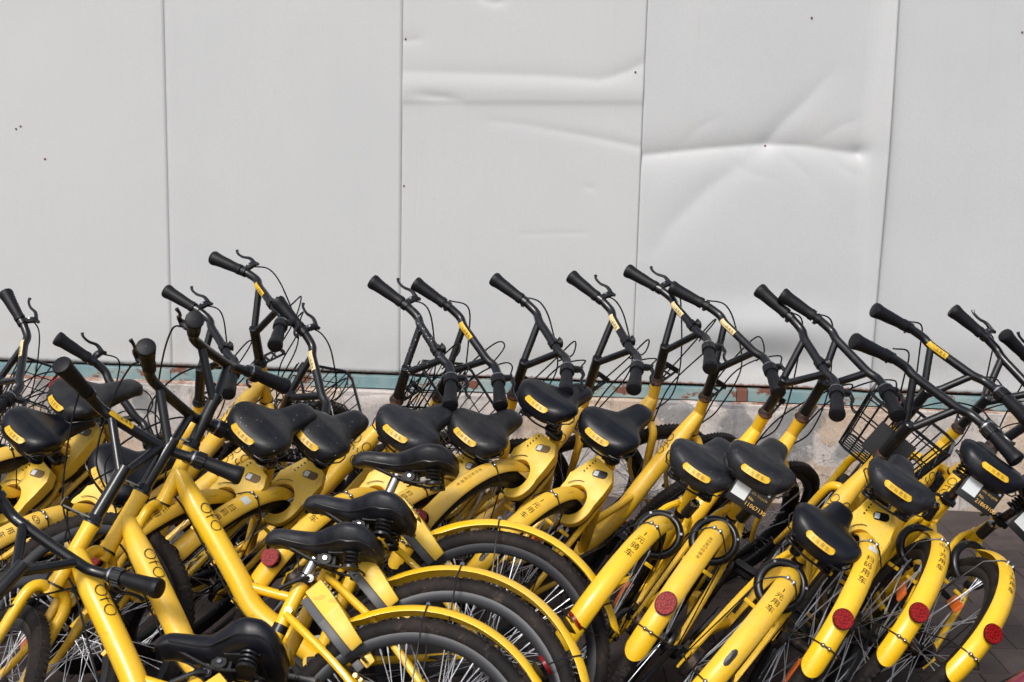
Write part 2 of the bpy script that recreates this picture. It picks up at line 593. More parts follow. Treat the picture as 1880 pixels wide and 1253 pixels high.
def m_reflector():
    """red disc on a black cone, base at origin pointing +z"""
    b = MB()
    b.tube([(0, 0, .010), (0, 0, .0165), (0, 0, .018)], [.0255, .0255, .0240], 28)
    return b.mesh('reflector', angle=20)
def m_reflector_base():
    b = MB()
    b.tube([(0, 0, -.002), (0, 0, .004), (0, 0, .010)], [.014, .020, .0275], 22)
    return b.mesh('reflector_base')
def m_slot():
    b = MB(); vs = []
    n = 16
    for k in range(n):
        a = 2 * PI * k / n
        t = math.cos(a) * 2.6 + (1.3 if math.cos(a) > 0 else -1.3)
        vs.append((t, math.sin(a) * .0085))
    th = 142
    out = [fpt(th + t, y, .0012) for t, y in vs]
    b.add(out + [fpt(th, 0, .0015)], [(i, (i + 1) % n, n) for i in range(n)])
    return b.mesh('mounting_slot', smooth=False)

# locks ------------------------------------------------------------
LO = V((.256, 0, .688))
LD = V((-.707, 0, -.707)); LN = V((-.707, 0, .707))
def lp(y, t, h=0): return LO + L * (y * .80) + LD * t + LN * h
def lock_outline():
    pts = []
    pts += [(-.052, -.022), (.030, -.028), (.048, -.020), (.060, .020), (.080, .065)]
    for a in np.linspace(24, -38, 12):     # the left horn narrows to a tip
        q = (24 - a) / 62
        pts.append(((.080 - .022 * q) * math.cos(R(a)), .128 - (.084 - .024 * q) * math.sin(R(a))))
    for a in np.linspace(-38, 20, 8)[0:]:
        pts.append((.050 * math.cos(R(a)), .128 - .052 * math.sin(R(a))))
    for a in np.linspace(35, 145, 9):
        pts.append((.050 * math.cos(R(a)), .128 - .052 * math.sin(R(a))))
    for a in np.linspace(160, 262, 10):
        pts.append((.050 * math.cos(R(a)), .128 - .052 * math.sin(R(a))))
    for a in np.linspace(262, 165, 12):
        q = max(0, (a - 215) / 47)
        pts.append(((.086 - .010 * q) * math.cos(R(a)), .128 - (.090 - .012 * q) * math.sin(R(a))))
    pts += [(-.085, .06), (-.080, .01)]
    return pts
def m_lock(h0, h1, shrink=1.0, bev=.006):
    b = MB()
    P = lock_outline()
    n = len(P)
    cy = sum(p[0] for p in P) / n; ct = sum(p[1] for p in P) / n
    vs = [lp(cy + (p[0] - cy) * shrink, ct + (p[1] - ct) * shrink, h0) for p in P] + [lp(cy + (p[0] - cy) * shrink, ct + (p[1] - ct) * shrink, h1 - (max(0, p[1] - .045) * .13 if h1 > 0 else 0)) for p in P]
    fs = [tuple(range(n)), tuple(range(2 * n - 1, n - 1, -1))] + [(i, n + i, n + (i + 1) % n, (i + 1) % n) for i in range(n)]
    b.add(vs, fs)
    me = b.mesh('lock', bevel=bev, angle=35)
    bm = bmesh.new(); bm.from_mesh(me)
    bmesh.ops.triangulate(bm, faces=[f for f in bm.faces if len(f.verts) > 4])
    bm.to_mesh(me); bm.free()
    return me
def m_lock_label():
    b = MB(); n = 24; vs = []
    for k in range(n):
        a = 2 * PI * k / n
        u = math.cos(a) * .012 + (.017 if math.cos(a) > 0 else -.017)
        v = math.sin(a) * .0135
        c, s = math.cos(R(-18)), math.sin(R(-18))
        vs.append(lp(-.020 + -(u * c - v * s), .012 + (u * s + v * c), .0388))
    b.add(vs, [tuple(range(n))])
    return b.mesh('lock_label', smooth=False)
def m_lock_marks():
    b = MB()
    for k in range(5):
        b.box(lp(.030 + .002 * k, -.014 + .012 * k, .0382), (.010, .0035, .0035), Matrix.Rotation(R(45), 3, 'Y'))
    pts = [lp(.064 * math.cos(R(a)), .128 - .066 * math.sin(R(a)), .0382) for a in np.linspace(28, 82, 8)]
    b.tube(pts, .0013, 4)
    return b.mesh('button_row', smooth=False)
def m_shackle():
    b = MB()
    b.tube([lp(.066 * math.cos(R(a)), .128 - .068 * math.sin(R(a)), 0) for a in np.linspace(300, 235, 8)], .0045, 8)
    return b.mesh('shackle')

def m_ringlock():
    b = MB()
    c = lp(0, .134, .0)
    pts = [c + L * .060 * math.cos(R(a)) - LD * .066 * math.sin(R(a)) for a in np.linspace(-75, 255, 34)]
    b.tube(pts, .0130, 12, flat=.85)
    return b.mesh('ring_lock')
def m_ringlock_knob(side):
    b = MB()
    c = lp(side * .034, .036, .004)
    d = (LD * -1 * .45 + L * side * .15 + LN * .85).normalized()
    b.tube([c, c + d * .05], .0165, 14)
    return b.mesh('lock_barrel')
def m_ringlock_cap(side):
    b = MB()
    c = lp(side * .034, .036, .004)
    d = (LD * -1 * .45 + L * side * .15 + LN * .85).normalized()
    b.tube([c + d * .0505, c + d * .058, c + d * .062], [.0145, .0145, .009], 14)
    return b.mesh('lock_button')
def m_ringlock_bolts(y, t):
    b = MB()
    b.cyl(lp(y, t, .013), lp(y, t, .018), .004, 8)
    return b.mesh('lock_bolt')

# saddle -----------------------------------------------------------
def sad_sect(x):
    """half width, top z, crown, skirt depth at x"""
    # x -.135 (rear) .. .158 (nose)
    W = [(-.137, .030), (-.130, .066), (-.118, .088), (-.095, .102), (-.065, .106), (-.035, .098), (-.008, .077), (.020, .054), (.055, .045), (.10, .040), (.135, .036), (.150, .028), (.158, .012)]
    Z = [(-.137, -.030), (-.118, -.010), (-.095, .002), (-.055, .006), (-.01, -.004), (.03, -.012), (.08, -.006), (.12, -.001), (.145, -.008), (.158, -.020)]
    D = [(-.137, .034), (-.125, .062), (-.07, .074), (-.02, .066), (.03, .050), (.09, .043), (.14, .036), (.158, .016)]
    f = lambda T: float(np.interp(x, [a for a, _ in T], [c for _, c in T]))
    return f(W), f(Z), f(D)
def m_saddle():
    b = MB()
    xs = sorted(set(list(np.linspace(-.137, .158, 34)) + [-.134, -.126, .153, .156]))
    N = 22; vs = []; fs = []
    for x in xs:
        w, z, d = sad_sect(x)
        rear = max(0.0, min(1.0, (.02 - x) / .09))
        for j in range(N):
            a = 2 * PI * j / N
            c, s = math.cos(a), math.sin(a)
            ey = .62
            y = math.copysign(abs(c) ** ey, c) * w
            if s >= 0:
                zz = z - .030 + (.030) * abs(s) ** .75 - rear * .012 * (1 - abs(c)) ** 2 * .9
            else:
                zz = z - .030 - abs(s) ** .6 * (d - .026)
                y *= .93
            vs.append((x, y, zz))
    for i in range(len(xs) - 1):
        for j in range(N):
            fs.append((i * N + j, i * N + (j + 1) % N, (i + 1) * N + (j + 1) % N, (i + 1) * N + j))
    fs.append(tuple(range(N))); fs.append(tuple((len(xs) - 1) * N + j for j in range(N)))
    b.add(vs, fs)
    me = b.mesh('saddle', angle=70)
    bm = bmesh.new(); bm.from_mesh(me)
    bmesh.ops.smooth_vert(bm, verts=bm.verts, factor=.4, use_axis_x=True, use_axis_y=True, use_axis_z=True)
    bm.to_mesh(me); bm.free()
    return me
def m_saddle_piping():
    b = MB()
    pts = []
    for x in np.linspace(.12, -.128, 18):
        w, z, d = sad_sect(x); pts.append(V((x, w * .965, z - d * .82)))
    for x in np.linspace(-.128, .12, 18):
        w, z, d = sad_sect(x); pts.append(V((x, -w * .965, z - d * .82)))
    b.tube(cr(pts, 2), .0022, 6)
    return b.mesh('piping')
def m_saddle_label(h=.0160, w=.086):
    b = MB(); vs = []; fs = []
    n = 14; m = 3
    for i in range(n + 1):
        s = i / n * 2 - 1
        hh = h / 2 * (1 if abs(s) < .9 else math.sqrt(max(0, 1 - ((abs(s) - .9) / .1) ** 2)) * .6 + .4)
        for j in range(m + 1):
            t = j / m * 2 - 1
            y = s * w / 2
            x = -.1395 + (abs(y) / .05) ** 2.4 * .0125
            vs.append((x - .0045 + t * .006, y, -.033 + t * hh))
    for i in range(n):
        for j in range(m):
            a = i * (m + 1) + j
            fs.append((a, a + m + 1, a + m + 2, a + 1))
    b.add(vs, fs)
    return b.mesh('saddle_label')
def m_saddle_text(s):
    b = MB()
    tw = 0
    y = .026
    step = .0145
    tot = step * (len(s) - 1)
    for k, ch in enumerate(s):
        vs, fs = text2d(ch)
        yc = tot / 2 - step * k
        out = []
        for v in vs:
            yy = yc - v.x * .0115; zz = -.033 + v.y * .0115
            t = (zz + .033) / (.0160 / 2)
            x = -.1395 + (abs(yy) / .05) ** 2.4 * .0125 - .0045 + t * .006 - .0009
            out.append((x, yy, zz))
        b.add(out, fs)
    return b.mesh('label_text', smooth=False)
def m_spring(s):
    b = MB()
    pts = []
    for k in range(64):
        a = k / 63 * 2 * PI * 4.5
        pts.append((-.072 + .018 * math.cos(a), s * .052 + .018 * math.sin(a), -.060 - .046 * k / 63))
    b.tube(pts, .0032, 6)
    b.cyl((-.072, s * .052, -.056), (-.072, s * .052, -.062), .022, 14)
    b.cyl((-.072, s * .052, -.104), (-.072, s * .052, -.110), .022, 14)
    return b.mesh('spring')
def m_rails():
    b = MB()
    for s in (-1, 1):
        b.tube(cr([(-.085, s * .050, -.107), (-.03, s * .035, -.100), (.02, s * .022, -.085), (.10, s * .018, -.045), (.14, s * .008, -.028)], 4), .0035, 6)
    b.tube(cr([(-.085, -.05, -.107), (-.095, 0, -.108), (-.085, .05, -.107)], 4), .0035, 6)
    b.box((-.005, 0, -.078), (.045, .045, .028))
    b.cyl((-.005, -.034, -.080), (-.005, .034, -.080), .015, 12)
    b.box((-.055, 0, -.066), (.08, .10, .010))
    return b.mesh('saddle_rails')
def m_sad_bolt():
    b = MB()
    b.tube([(-.005, .034, -.080), (-.005, .039, -.080)], [.006, .005], 8)
    return b.mesh('clamp_bolt')

# handlebar ---------------------------------------------------------
GLp = lambda s: hp(-.021, .137, s * .283)
GIp = lambda s: hp(.041, .125, s * .178)
BBp = lambda s: hp(.073, .114, s * .124)
CCp = lambda s: hp(.0655, .108, s * .079)
def bar_path():
    e = []
    for s in (1, -1):
        g, gi, bb, cc = GLp(s), GIp(s), BBp(s), CCp(s)
        seg = [g.lerp(gi, .1), gi, gi.lerp(bb, .55), bb.lerp(cc, .25), cc]
        e.append(seg)
    return cr(e[0] + [hp(.066, .107, .03), hp(.066, .107, -.03)] + list(reversed(e[1])), 4)
def m_handlebar():
    b = MB()
    b.tube(bar_path(), .0142, 12)
    b.tube([HT - U * .004, J - U * .012, J + U * .006, J + U * .009], [.0172, .0172, .0178, .0150], 16)
    for s in (1, -1):
        b.tube([J - U * .012 + L * s * .006, CCp(s)], .0122, 10)
    return b.mesh('handlebar')
def m_grip(s):
    b = MB()
    g, gi = GLp(s), GIp(s)
    d = (g - gi).normalized()
    st = [(.0, .0188), (.012, .0196), (.018, .0180), (.035, .0186), (.06, .0205), (.085, .0215), (.100, .0226), (.112, .0250), (.120, .0258), (.126, .0238), (.128, .019)]
    b.tube([gi + d * t for t, _ in st], [r for _, r in st], 16)
    return b.mesh('grip')
def m_grip_ribs(s):
    b = MB()
    g, gi = GLp(s), GIp(s)
    d = (g - gi).normalized()
    a = (U - d * U.dot(d)).normalized(); c = d.cross(a)
    for k in range(4):
        t = .088 + k * .0085
        for q in (1, -1):
            p = gi + d * t + (a * .2 + c * q).normalized() * (.0212 + k * .0008)
            b.tube([p, p + (a * .2 + c * q).normalized() * .0016], .0028, 8)
    p = gi + d * .1281
    b.tube([p, p + d * .0006], .003, 8)
    return b.mesh('grip_dimples')
def m_lever(s, pose=0):
    b = MB()
    g, gi = GLp(s), GIp(s)
    d = (g - gi).normalized()
    base = gi - d * .014
    fw = (F - d * F.dot(d)).normalized() * .93 + U * (.25 if pose == 0 else -.15)
    fw.normalize()
    b.tube([base - d * .008, base + d * .008], .0185, 12)
    b.tube(cr([base, base + fw * .022 - d * .002, base + fw * .042 - d * .012, base + fw * .050 - d * .028], 3), [.009, .010, .011, .012, .0125, .012, .0105, .0085, .0065, .005], 8)
    b.tube(cr([base + fw * .046 - d * .012, base + fw * .056 + d * .015, base + fw * .050 + d * .042, base + fw * .054 + d * .066, base + fw * .064 + d * .077], 4),
           [.0075, .0075, .007, .0065, .006, .0055, .005, .005, .0048, .0046, .0045, .0045, .0045, .0048, .005, .0055, .006], 8)
    return b.mesh('brake_lever')
def m_lever_bolt(s):
    b = MB()
    g, gi = GLp(s), GIp(s)
    d = (g - gi).normalized()
    base = gi - d * .014
    fw = (F - d * F.dot(d)).normalized() * .93 + U * .25
    fw.normalize()
    up = fw.cross(d).normalized()
    p = base + fw * .026
    b.tube([p - up * .0125, p + up * .0125], .0042, 8)
    return b.mesh('lever_bolt')
def m_clampring(s):
    b = MB()
    g, gi = GLp(s), GIp(s); d = (g - gi).normalized()
    base = gi - d * .012
    b.tube([base - d * .008, base + d * .006], .0180, 12)
    dn = (-U + d * U.dot(d)).normalized()
    b.box(base + dn * .018, (.010, .008, .012))
    return b.mesh('bar_clamp')
def m_twist():
    b = MB()
    g, gi = GLp(-1), GIp(-1); d = (g - gi).normalized()
    base = gi - d * .002
    a = (U - d * U.dot(d)).normalized(); c = d.cross(a)
    b.tube([base - d * .006, base + d * .024], .0225, 20)
    for k in range(16):
        t = 2 * PI * k / 16
        q = (a * math.cos(t) + c * math.sin(t)) * .0225
        b.tube([base + q + d * .001, base + q + d * .023], .0022, 4)
    return b.mesh('twist_bell')
def m_twist_band():
    b = MB()
    g, gi = GLp(-1), GIp(-1); d = (g - gi).normalized()
    base = gi - d * .012
    b.tube([base, base + d * .0055], .0238, 20)
    return b.mesh('bell_band')
def m_barbell():
    b = MB()
    p = hp(.066, .107, -.035)
    b.tube([p + L * .012, p - L * .012], .0180, 12)
    b.tube([p + F * .016, p + F * .026 + U * .002, p + F * .030 + U * .002], [.012, .019, .012], 14)
    b.box(p - F * .002 + U * .017, (.014, .022, .008))
    return b.mesh('bell')
def m_barlabel():
    b = MB()
    pts = [BBp(1).lerp(CCp(1), .75), CCp(1), hp(.066, .107, .055), hp(.066, .107, .018)]
    P = cr(pts, 4)
    N = len(P); vs = []; fs = []
    for i, p in enumerate(P):
        t = (P[min(i + 1, N - 1)] - P[max(i - 1, 0)]).normalized()
        nn = -F * .85 + U * .55
        nn = (nn - t * nn.dot(t)).normalized(); bb = t.cross(nn)
        for k in range(5):
            a = R(-38 + 19 * k)
            vs.append(p + (nn * math.cos(a) + bb * math.sin(a)) * .0148)
    for i in range(N - 1):
        for k in range(4):
            a = i * 5 + k
            fs.append((a, a + 1, a + 6, a + 5))
    b.add(vs, fs)
    return b.mesh('bar_label')
def m_barlabel_text():
    b = MB()
    s = '1元用车'
    for k, ch in enumerate(s):
        vs, fs = text2d(ch)
        c = hp(.066, .107, .068 - .013 * k)
        nn = (-F * .85 + U * .55).normalized(); up = L.cross(nn).normalized()
        if up.z < 0: up = -up
        b.add([c + nn * .0152 - L * (v.x * .0105) + up * (v.y * .0105) for v in vs], fs)
    return b.mesh('bar_label_text', smooth=False)

def m_headset():
    b = MB()
    b.tube([HT + U * .001, HT + U * .006, HT + U * .010, HT + U * .022, HT + U * .026], [.0245, .0250, .0215, .0205, .0165], 16)
    return b.mesh('headset')
def m_race():
    b = MB()
    b.tube([HB - U * .006, HB - U * .0005], [.0250, .0250], 16)
    return b.mesh('lower_race')
def m_bracket(kind):
    b = MB()
    if kind == 'plate':
        M = Matrix.Rotation(R(-20), 3, 'Y')
        b.box(HT + U * .012 + F * .055, (.075, .045, .003), M)
    else:
        M = Matrix.Rotation(R(-20), 3, 'Y')
        b.box(HT + U * .013 + F * .045 + L * .018, (.085, .008, .004), M)
        b.box(HT + U * .013 + F * .045 - L * .018, (.085, .008, .004), M)
        b.box(HT + U * .013 + F * .028, (.008, .036, .0038), M)
        b.box(HT + U * .013 + F * .058, (.008, .036, .0038), M)
        b.box(HT + U * .020 + F * .088, (.003, .055, .022), M)
    return b.mesh('head_bracket', smooth=False)
def m_bracket_pad():
    b = MB()
    M = Matrix.Rotation(R(-20), 3, 'Y')
    b.box(HT + U * .0150 + F * .026, (.022, .030, .003), M)
    b.cyl(HT + U * .0165 + F * .026, HT + U * .020 + F * .026, .004, 8)
    return b.mesh('bracket_pad', smooth=False)

def m_cable(kind, v=0):
    b = MB()
    if kind == 'front':
        e = GIp(-1) + F * .048
        pts = [e, e + F * .05 + L * .05 - U * .02, hp(.155 + .03 * v, .02, -.05), hp(.15 + .02 * v, -.11, .02), HT + F * .075 - U * .05 + L * .015, HB + F * .04 - U * .02 + L * .01, HB + F * .035 - U * .07]
    elif kind == 'rear':
        e = GIp(1) + F * .048
        pts = [e, e + F * .055 - L * .045 - U * .012, hp(.17 - .02 * v, .02, .09), hp(.165 - .04 * v, -.13, .02), HT + F * .065 - U * .06 - L * .03, V((.925, -.012, .735)), V((.86, -.01, .675)), V((.69, -.004, .445)), V((.60, -.004, .36)), V((.47, -.02, .262))]
    else:
        pts = [hp(.05, .10, -.11), hp(.13, .11 + .03 * v, -.07), hp(.19, .05, .02), hp(.16, -.08, .06), HT + F * .05 - U * .03 + L * .04]
    b.tube(cr(pts, 7), .0027, 6)
    return b.mesh('cable')
def m_crank(a):
    b = MB()
    for s in (-1, 1):
        d = V((math.cos(a), 0, math.sin(a))) * (1 if s > 0 else -1)
        c = V((.45, s * .062, .285))
        b.tube([c - d * .008, c + d * .01, c + d * .15 + V((0, s * .012, 0)), c + d * .165 + V((0, s * .012, 0))], [.016, .014, .009, .012], 8)
    b.cyl((.45, -.07, .285), (.45, .07, .285), .011, 10)
    return b.mesh('crank')
def m_pedal():
    b = MB()
    for x in (-.034, .034):
        b.box((x, 0, 0), (.024, .085, .020))
    for y in (-.042, .042):
        b.box((0, y, 0), (.09, .010, .014))
    b.cyl((0, -.05, 0), (0, .05, 0), .006, 8)
    return b.mesh('pedal', bevel=.002)
def m_pedrefl():
    b = MB()
    for x in (-.0465, .0465):
        b.box((x, 0, 0), (.002, .05, .012))
    return b.mesh('pedal_reflector', smooth=False)
def m_chaincase():
    b = MB()
    n = 40; P = []
    for k in range(n):
        a = 2 * PI * k / n
        c, s = math.cos(a), math.sin(a)
        if c > 0: P.append((.45 + .075 * c, .285 + .075 * s))
        else: P.append((.0 + .045 * c, .33 + .045 * s))
    vs = [(x, -.046, z) for x, z in P] + [(x, -.060, z) for x, z in P]
    fs = [tuple(range(n)), tuple(range(2 * n - 1, n - 1, -1))] + [(i, n + i, n + (i + 1) % n, (i + 1) % n) for i in range(n)]
    b.add(vs, fs)
    return b.mesh('chain_guard', bevel=.004)
def m_kick():
    b = MB()
    b.tube(cr([(.02, .085, .335), (.0, .105, .31), (-.16, .112, .20), (-.215, .115, .165)], 4), .008, 8)
    b.box((.02, .08, .335), (.05, .018, .035))
    return b.mesh('kickstand')
def m_wheelrefl():
    b = MB()
    b.box((.17, 0, 0), (.034, .012, .085))
    return b.mesh('wheel_reflector', bevel=.004)
def m_brake():
    b = MB()   # drum / band brake arm and cable near rear hub, plus mudguard bridge
    b.tube(cr([(0, .06, .33), (.10, .072, .318), (.17, .062, .312)], 4), .006, 6)
    b.tube(cr([(.44, .03, .26), (.30, .072, .262), (.16, .082, .285), (.04, .078, .36)], 5), .0027, 6)
    return b.mesh('brake_arm')
def m_clampseat():
    b = MB()
    us = V((-S20, 0, C20))
    b.tube([CP - us * .016, CP + us * .002, CP + us * .006], [.0225, .0225, .019], 16)
    b.cyl(CP - us * .007 + V((-.020, -.022, 0)), CP - us * .007 + V((-.020, .022, 0)), .010, 10)
    b.tube(cr([CP - us * .007 + V((-.02, .024, 0)), CP - us * .01 + V((.0, .034, -.005)), CP - us * .02 + V((.045, .030, -.02))], 4), .0055, 8)
    return b.mesh('seat_clamp')
def m_clampbolt():
    b = MB(); us = V((-S20, 0, C20))
    b.tube([CP - us * .007 + V((-.020, .022, 0)), CP - us * .007 + V((-.020, .026, 0))], .0055, 8)
    return b.mesh('clamp_bolt')
def m_band():
    b = MB()
    d = (V((.45, 0, .285)) - CP).normalized()
    p = CP + d * .125
    b.tube([p, p + d * .020], .0191, 14)
    return b.mesh('seat_tube_band')

BASK_C = lambda x, y, z: J + V((.185 + x, y, -.015 + z))
def m_basket_rim():
    b = MB()
    for z, wx, wy, r in ((0, .115, .150, .0052), (-.19, .095, .12, .0042)):
        pts = [BASK_C(sx * wx, sy * wy, z) for sx, sy in ((-1, -1), (1, -1), (1, 1), (-1, 1))]
        P = []
        for i in range(4):
            a, c = pts[i], pts[(i + 1) % 4]
            P += [a.lerp(c, .10), a.lerp(c, .5), a.lerp(c, .90)]
        b.tube(P, r, 6, closed=True)
    b.tube([BASK_C(-.11, .03, -.12), HT + F * .05 + U * .01], .006, 6)
    b.tube([BASK_C(-.11, -.03, -.12), HT + F * .05 + U * .01 - L * .01], .006, 6)
    return b.mesh('basket_rim')
def m_basket_wires():
    b = MB()
    for i in range(8):
        s = (i / 7 * 2 - 1)
        for side in (-1, 1):
            b.tube([BASK_C(side * .115, s * .142, 0), BASK_C(side * .095, s * .11, -.19)], .0026, 4)
        b.tube([BASK_C(-.095, s * .11, -.19), BASK_C(.095, s * .11, -.19)], .0024, 4)
    for i in range(7):
        s = (i / 6 * 2 - 1)
        for side in (-1, 1):
            b.tube([BASK_C(s * .105, side * .150, 0), BASK_C(s * .085, side * .12, -.19)], .0026, 4)
        b.tube([BASK_C(s * .085, -.12, -.19), BASK_C(s * .085, .12, -.19)], .0024, 4)
    for k in (1, 2):
        t = k / 3
        wx = .115 - .02 * t; wy = .150 - .03 * t
        pts = [BASK_C(sx * wx, sy * wy, -.19 * t) for sx, sy in ((-1, -1), (1, -1), (1, 1), (-1, 1))]
        b.tube([p for i in range(4) for p in (pts[i].lerp(pts[(i + 1) % 4], .08), pts[i].lerp(pts[(i + 1) % 4], .92))], .0026, 4, closed=True)
    return b.mesh('basket_wires')
def m_basket_sign():
    b = MB()
    b.box(BASK_C(-.126, 0, -.09), (.003, .13, .10), Matrix.Rotation(R(9), 3, 'Y'))
    return b.mesh('basket_sign', smooth=False)

def m_ofo(side):
    """letters on the down tube, wrapped round it"""
    b = MB()
    a = V((.825, 0, .685)); c = V((.685, 0, .493))
    ax = (c - a).normalized()
    nrm = V((ax.z, 0, -ax.x))
    if nrm.z < 0: nrm = -nrm       # up and forward/back side of the tube
    ctr = a + ax * .055
    r = .0338
    hh = .030
    for vs, fs in ofo2d(1.0, .085):
        out = []
        for v in vs:
            s_along = v.x * hh * side * (1 if side > 0 else -1)
            arc = v.y * hh
            ang = R(48) + arc / r           # angle from side (y) axis towards top
            s_al = v.x * hh if side > 0 else -v.x * hh
            p = ctr + ax * s_al + L * side * r * math.cos(ang) + nrm * r * math.sin(ang)
            out.append(p)
        b.add(out, fs)
    return b.mesh('lettering', smooth=False)

def m_numplate():
    b = MB()
    b.box((0, 0, 0), (.004, .112, .078))
    return b.mesh('number_plate', bevel=.0015)
def m_numtext(num):
    b = MB()
    def line(s, size, y, z, left=True):
        vs, fs = text2d(s)
        x0 = min(v.x for v in vs) if left else 0
        b.add([(-.0030, y - (v.x - x0) * size, z + v.y * size) for v in vs], fs)
    line('ofo bicycle', .0115, .000, .013)
    line('No.', .0115, .000, -.003)
    line(num, .0165, .000, -.020)
    return b.mesh('plate_text', smooth=False)
def m_plate_square():
    b = MB()
    y, z = .028, .004; h = .022
    b.add([(-.0028, y - h, z - h), (-.0028, y + h, z - h), (-.0028, y + h, z + h), (-.0028, y - h, z + h)], [(0, 1, 2, 3)])
    return b.mesh('plate_sticker', smooth=False)
def m_plate_bolts():
    b = MB()
    for y in (-.012, -.045):
        b.cyl((-.002, y, .030), (-.006, y, .030), .004, 8)
    b.tube([(.0, 0, .03), (.05, 0, .05)], .006, 6)
    return b.mesh('plate_bolts')

def rot_about(p, axis, ang):
    return Matrix.Translation(p) @ Matrix.Rotation(ang, 4, axis) @ Matrix.Translation(-p)

FIRST_WHEEL = {}
def wheel(root, name, hub, rear, M, single, ang):
    w = put(name, key(('hub', rear), lambda: m_hub(rear)), GREASE, root, (M or Matrix.Identity(4)) @ Matrix.Translation(hub) @ Matrix.Rotation(ang, 4, 'Y'))
    put('tyre', key('tyre', m_tyre), TYRE, w)
    put('tread', key('tread', m_tread), TREAD, w, kind='stuff')
    put('rim', key('rim', m_rim), RIM, w)
    if single:
        for k in range(36):
            s = 1 if k % 2 else -1; d = 1 if (k // 2) % 2 else -1
            put('spoke', key(('spoke', s, d), lambda: m_spoke(s, d)), STEEL, w, Matrix.Rotation(-2 * PI * k / 36, 4, 'Y'))
    else:
        put('spokes', key('spokes', m_spokes), STEEL, w, kind='stuff')
    put('wheel_reflector', key('wrefl', m_wheelrefl), ORANGE, w, Matrix.Rotation(1.1, 4, 'Y'))
    return w

# ------------------------------------------------------------------ poses fitted to the photograph: x, y, heading, lean, steering, seat height, dz, pitch, saddle pitch
POSE = {
'B1':(-1.2000,3.5585,1.0430,0.5497,-0.3246,0.2050,0.0359,-0.0022,0.0372),
'B2':(-1.0645,3.7015,1.0894,0.5821,-0.2902,0.1803,0.0172,0.0177,-0.0121),
'B3':(-0.7218,3.6008,1.0883,0.4575,-0.5019,0.1826,-0.0003,-0.0017,0.0135),
'B4':(-0.5049,3.7743,1.0146,0.4626,-0.5291,0.1407,-0.0095,0.0153,0.0039),
'B5':(-0.2563,3.8294,0.9322,0.3882,-0.4006,0.1862,0.0201,-0.0159,-0.0313),
'B6':(-0.0969,3.7908,0.9841,0.4510,-0.2660,0.1861,-0.0298,0.0214,0.0786),
'R1':(0.1160,3.3990,1.1322,0.4854,-0.6635,0.1381,0.0046,0.0085,0.0124),
'R2':(0.2721,3.3051,1.1830,0.4708,-0.4856,0.1465,0.0112,-0.0119,0.0378),
'R3':(0.3494,3.1103,1.1535,0.6067,0.0756,0.0635,0.0100,-0.0127,0.0275),
'R4':(0.6478,3.2689,1.2968,0.5163,-0.1452,0.1210,0.0048,-0.0074,0.0371),
'R5':(0.8592,3.4297,1.3036,0.5739,-0.4965,0.2117,-0.0166,-0.0046,-0.0601),
'R6':(0.9427,3.4210,1.4091,0.7558,-0.2343,0.1700,-0.0012,0.0125,0.0000),
'F1':(-0.0611,2.9593,3.0756,0.4394,-0.2293,0.1375,-0.0055,0.0054,-0.0896),
'F2':(-0.1666,2.5400,2.9759,0.6302,-0.2239,0.1198,0.0380,-0.0376,0.0382),
'F3':(-0.2369,2.4353,3.0233,0.5974,-0.7267,0.1290,-0.0321,-0.0128,-0.0366),
'F4':(-0.4174,1.8500,2.9990,0.9800,-1.0690,0.0999,0.0900,-0.0305,-0.0352),
'L1':(-1.6993,3.9415,0.7886,0.3672,-0.1721,0.1294,0.0115,0.0296,-0.0090),
'L2':(-1.7137,3.7174,1.0391,0.7316,-0.4269,0.1094,0.0200,0.0323,0.0308),
'L3':(-1.8622,3.7140,1.0074,0.4328,-0.3233,0.1702,-0.0588,-0.0288,-0.0138),
'L4':(-2.3823,3.6142,1.2640,0.8498,-0.0092,0.1600,-0.0138,-0.0099,0.0000),
'L5':(-2.7120,3.8226,1.0695,0.6468,-0.6691,0.1600,-0.0206,-0.0241,0.0000),
'M':(1.3200,3.1270,0.5170,0.6140,-0.2620,0.1600,-0.0030,0.0040,0.0000),
}
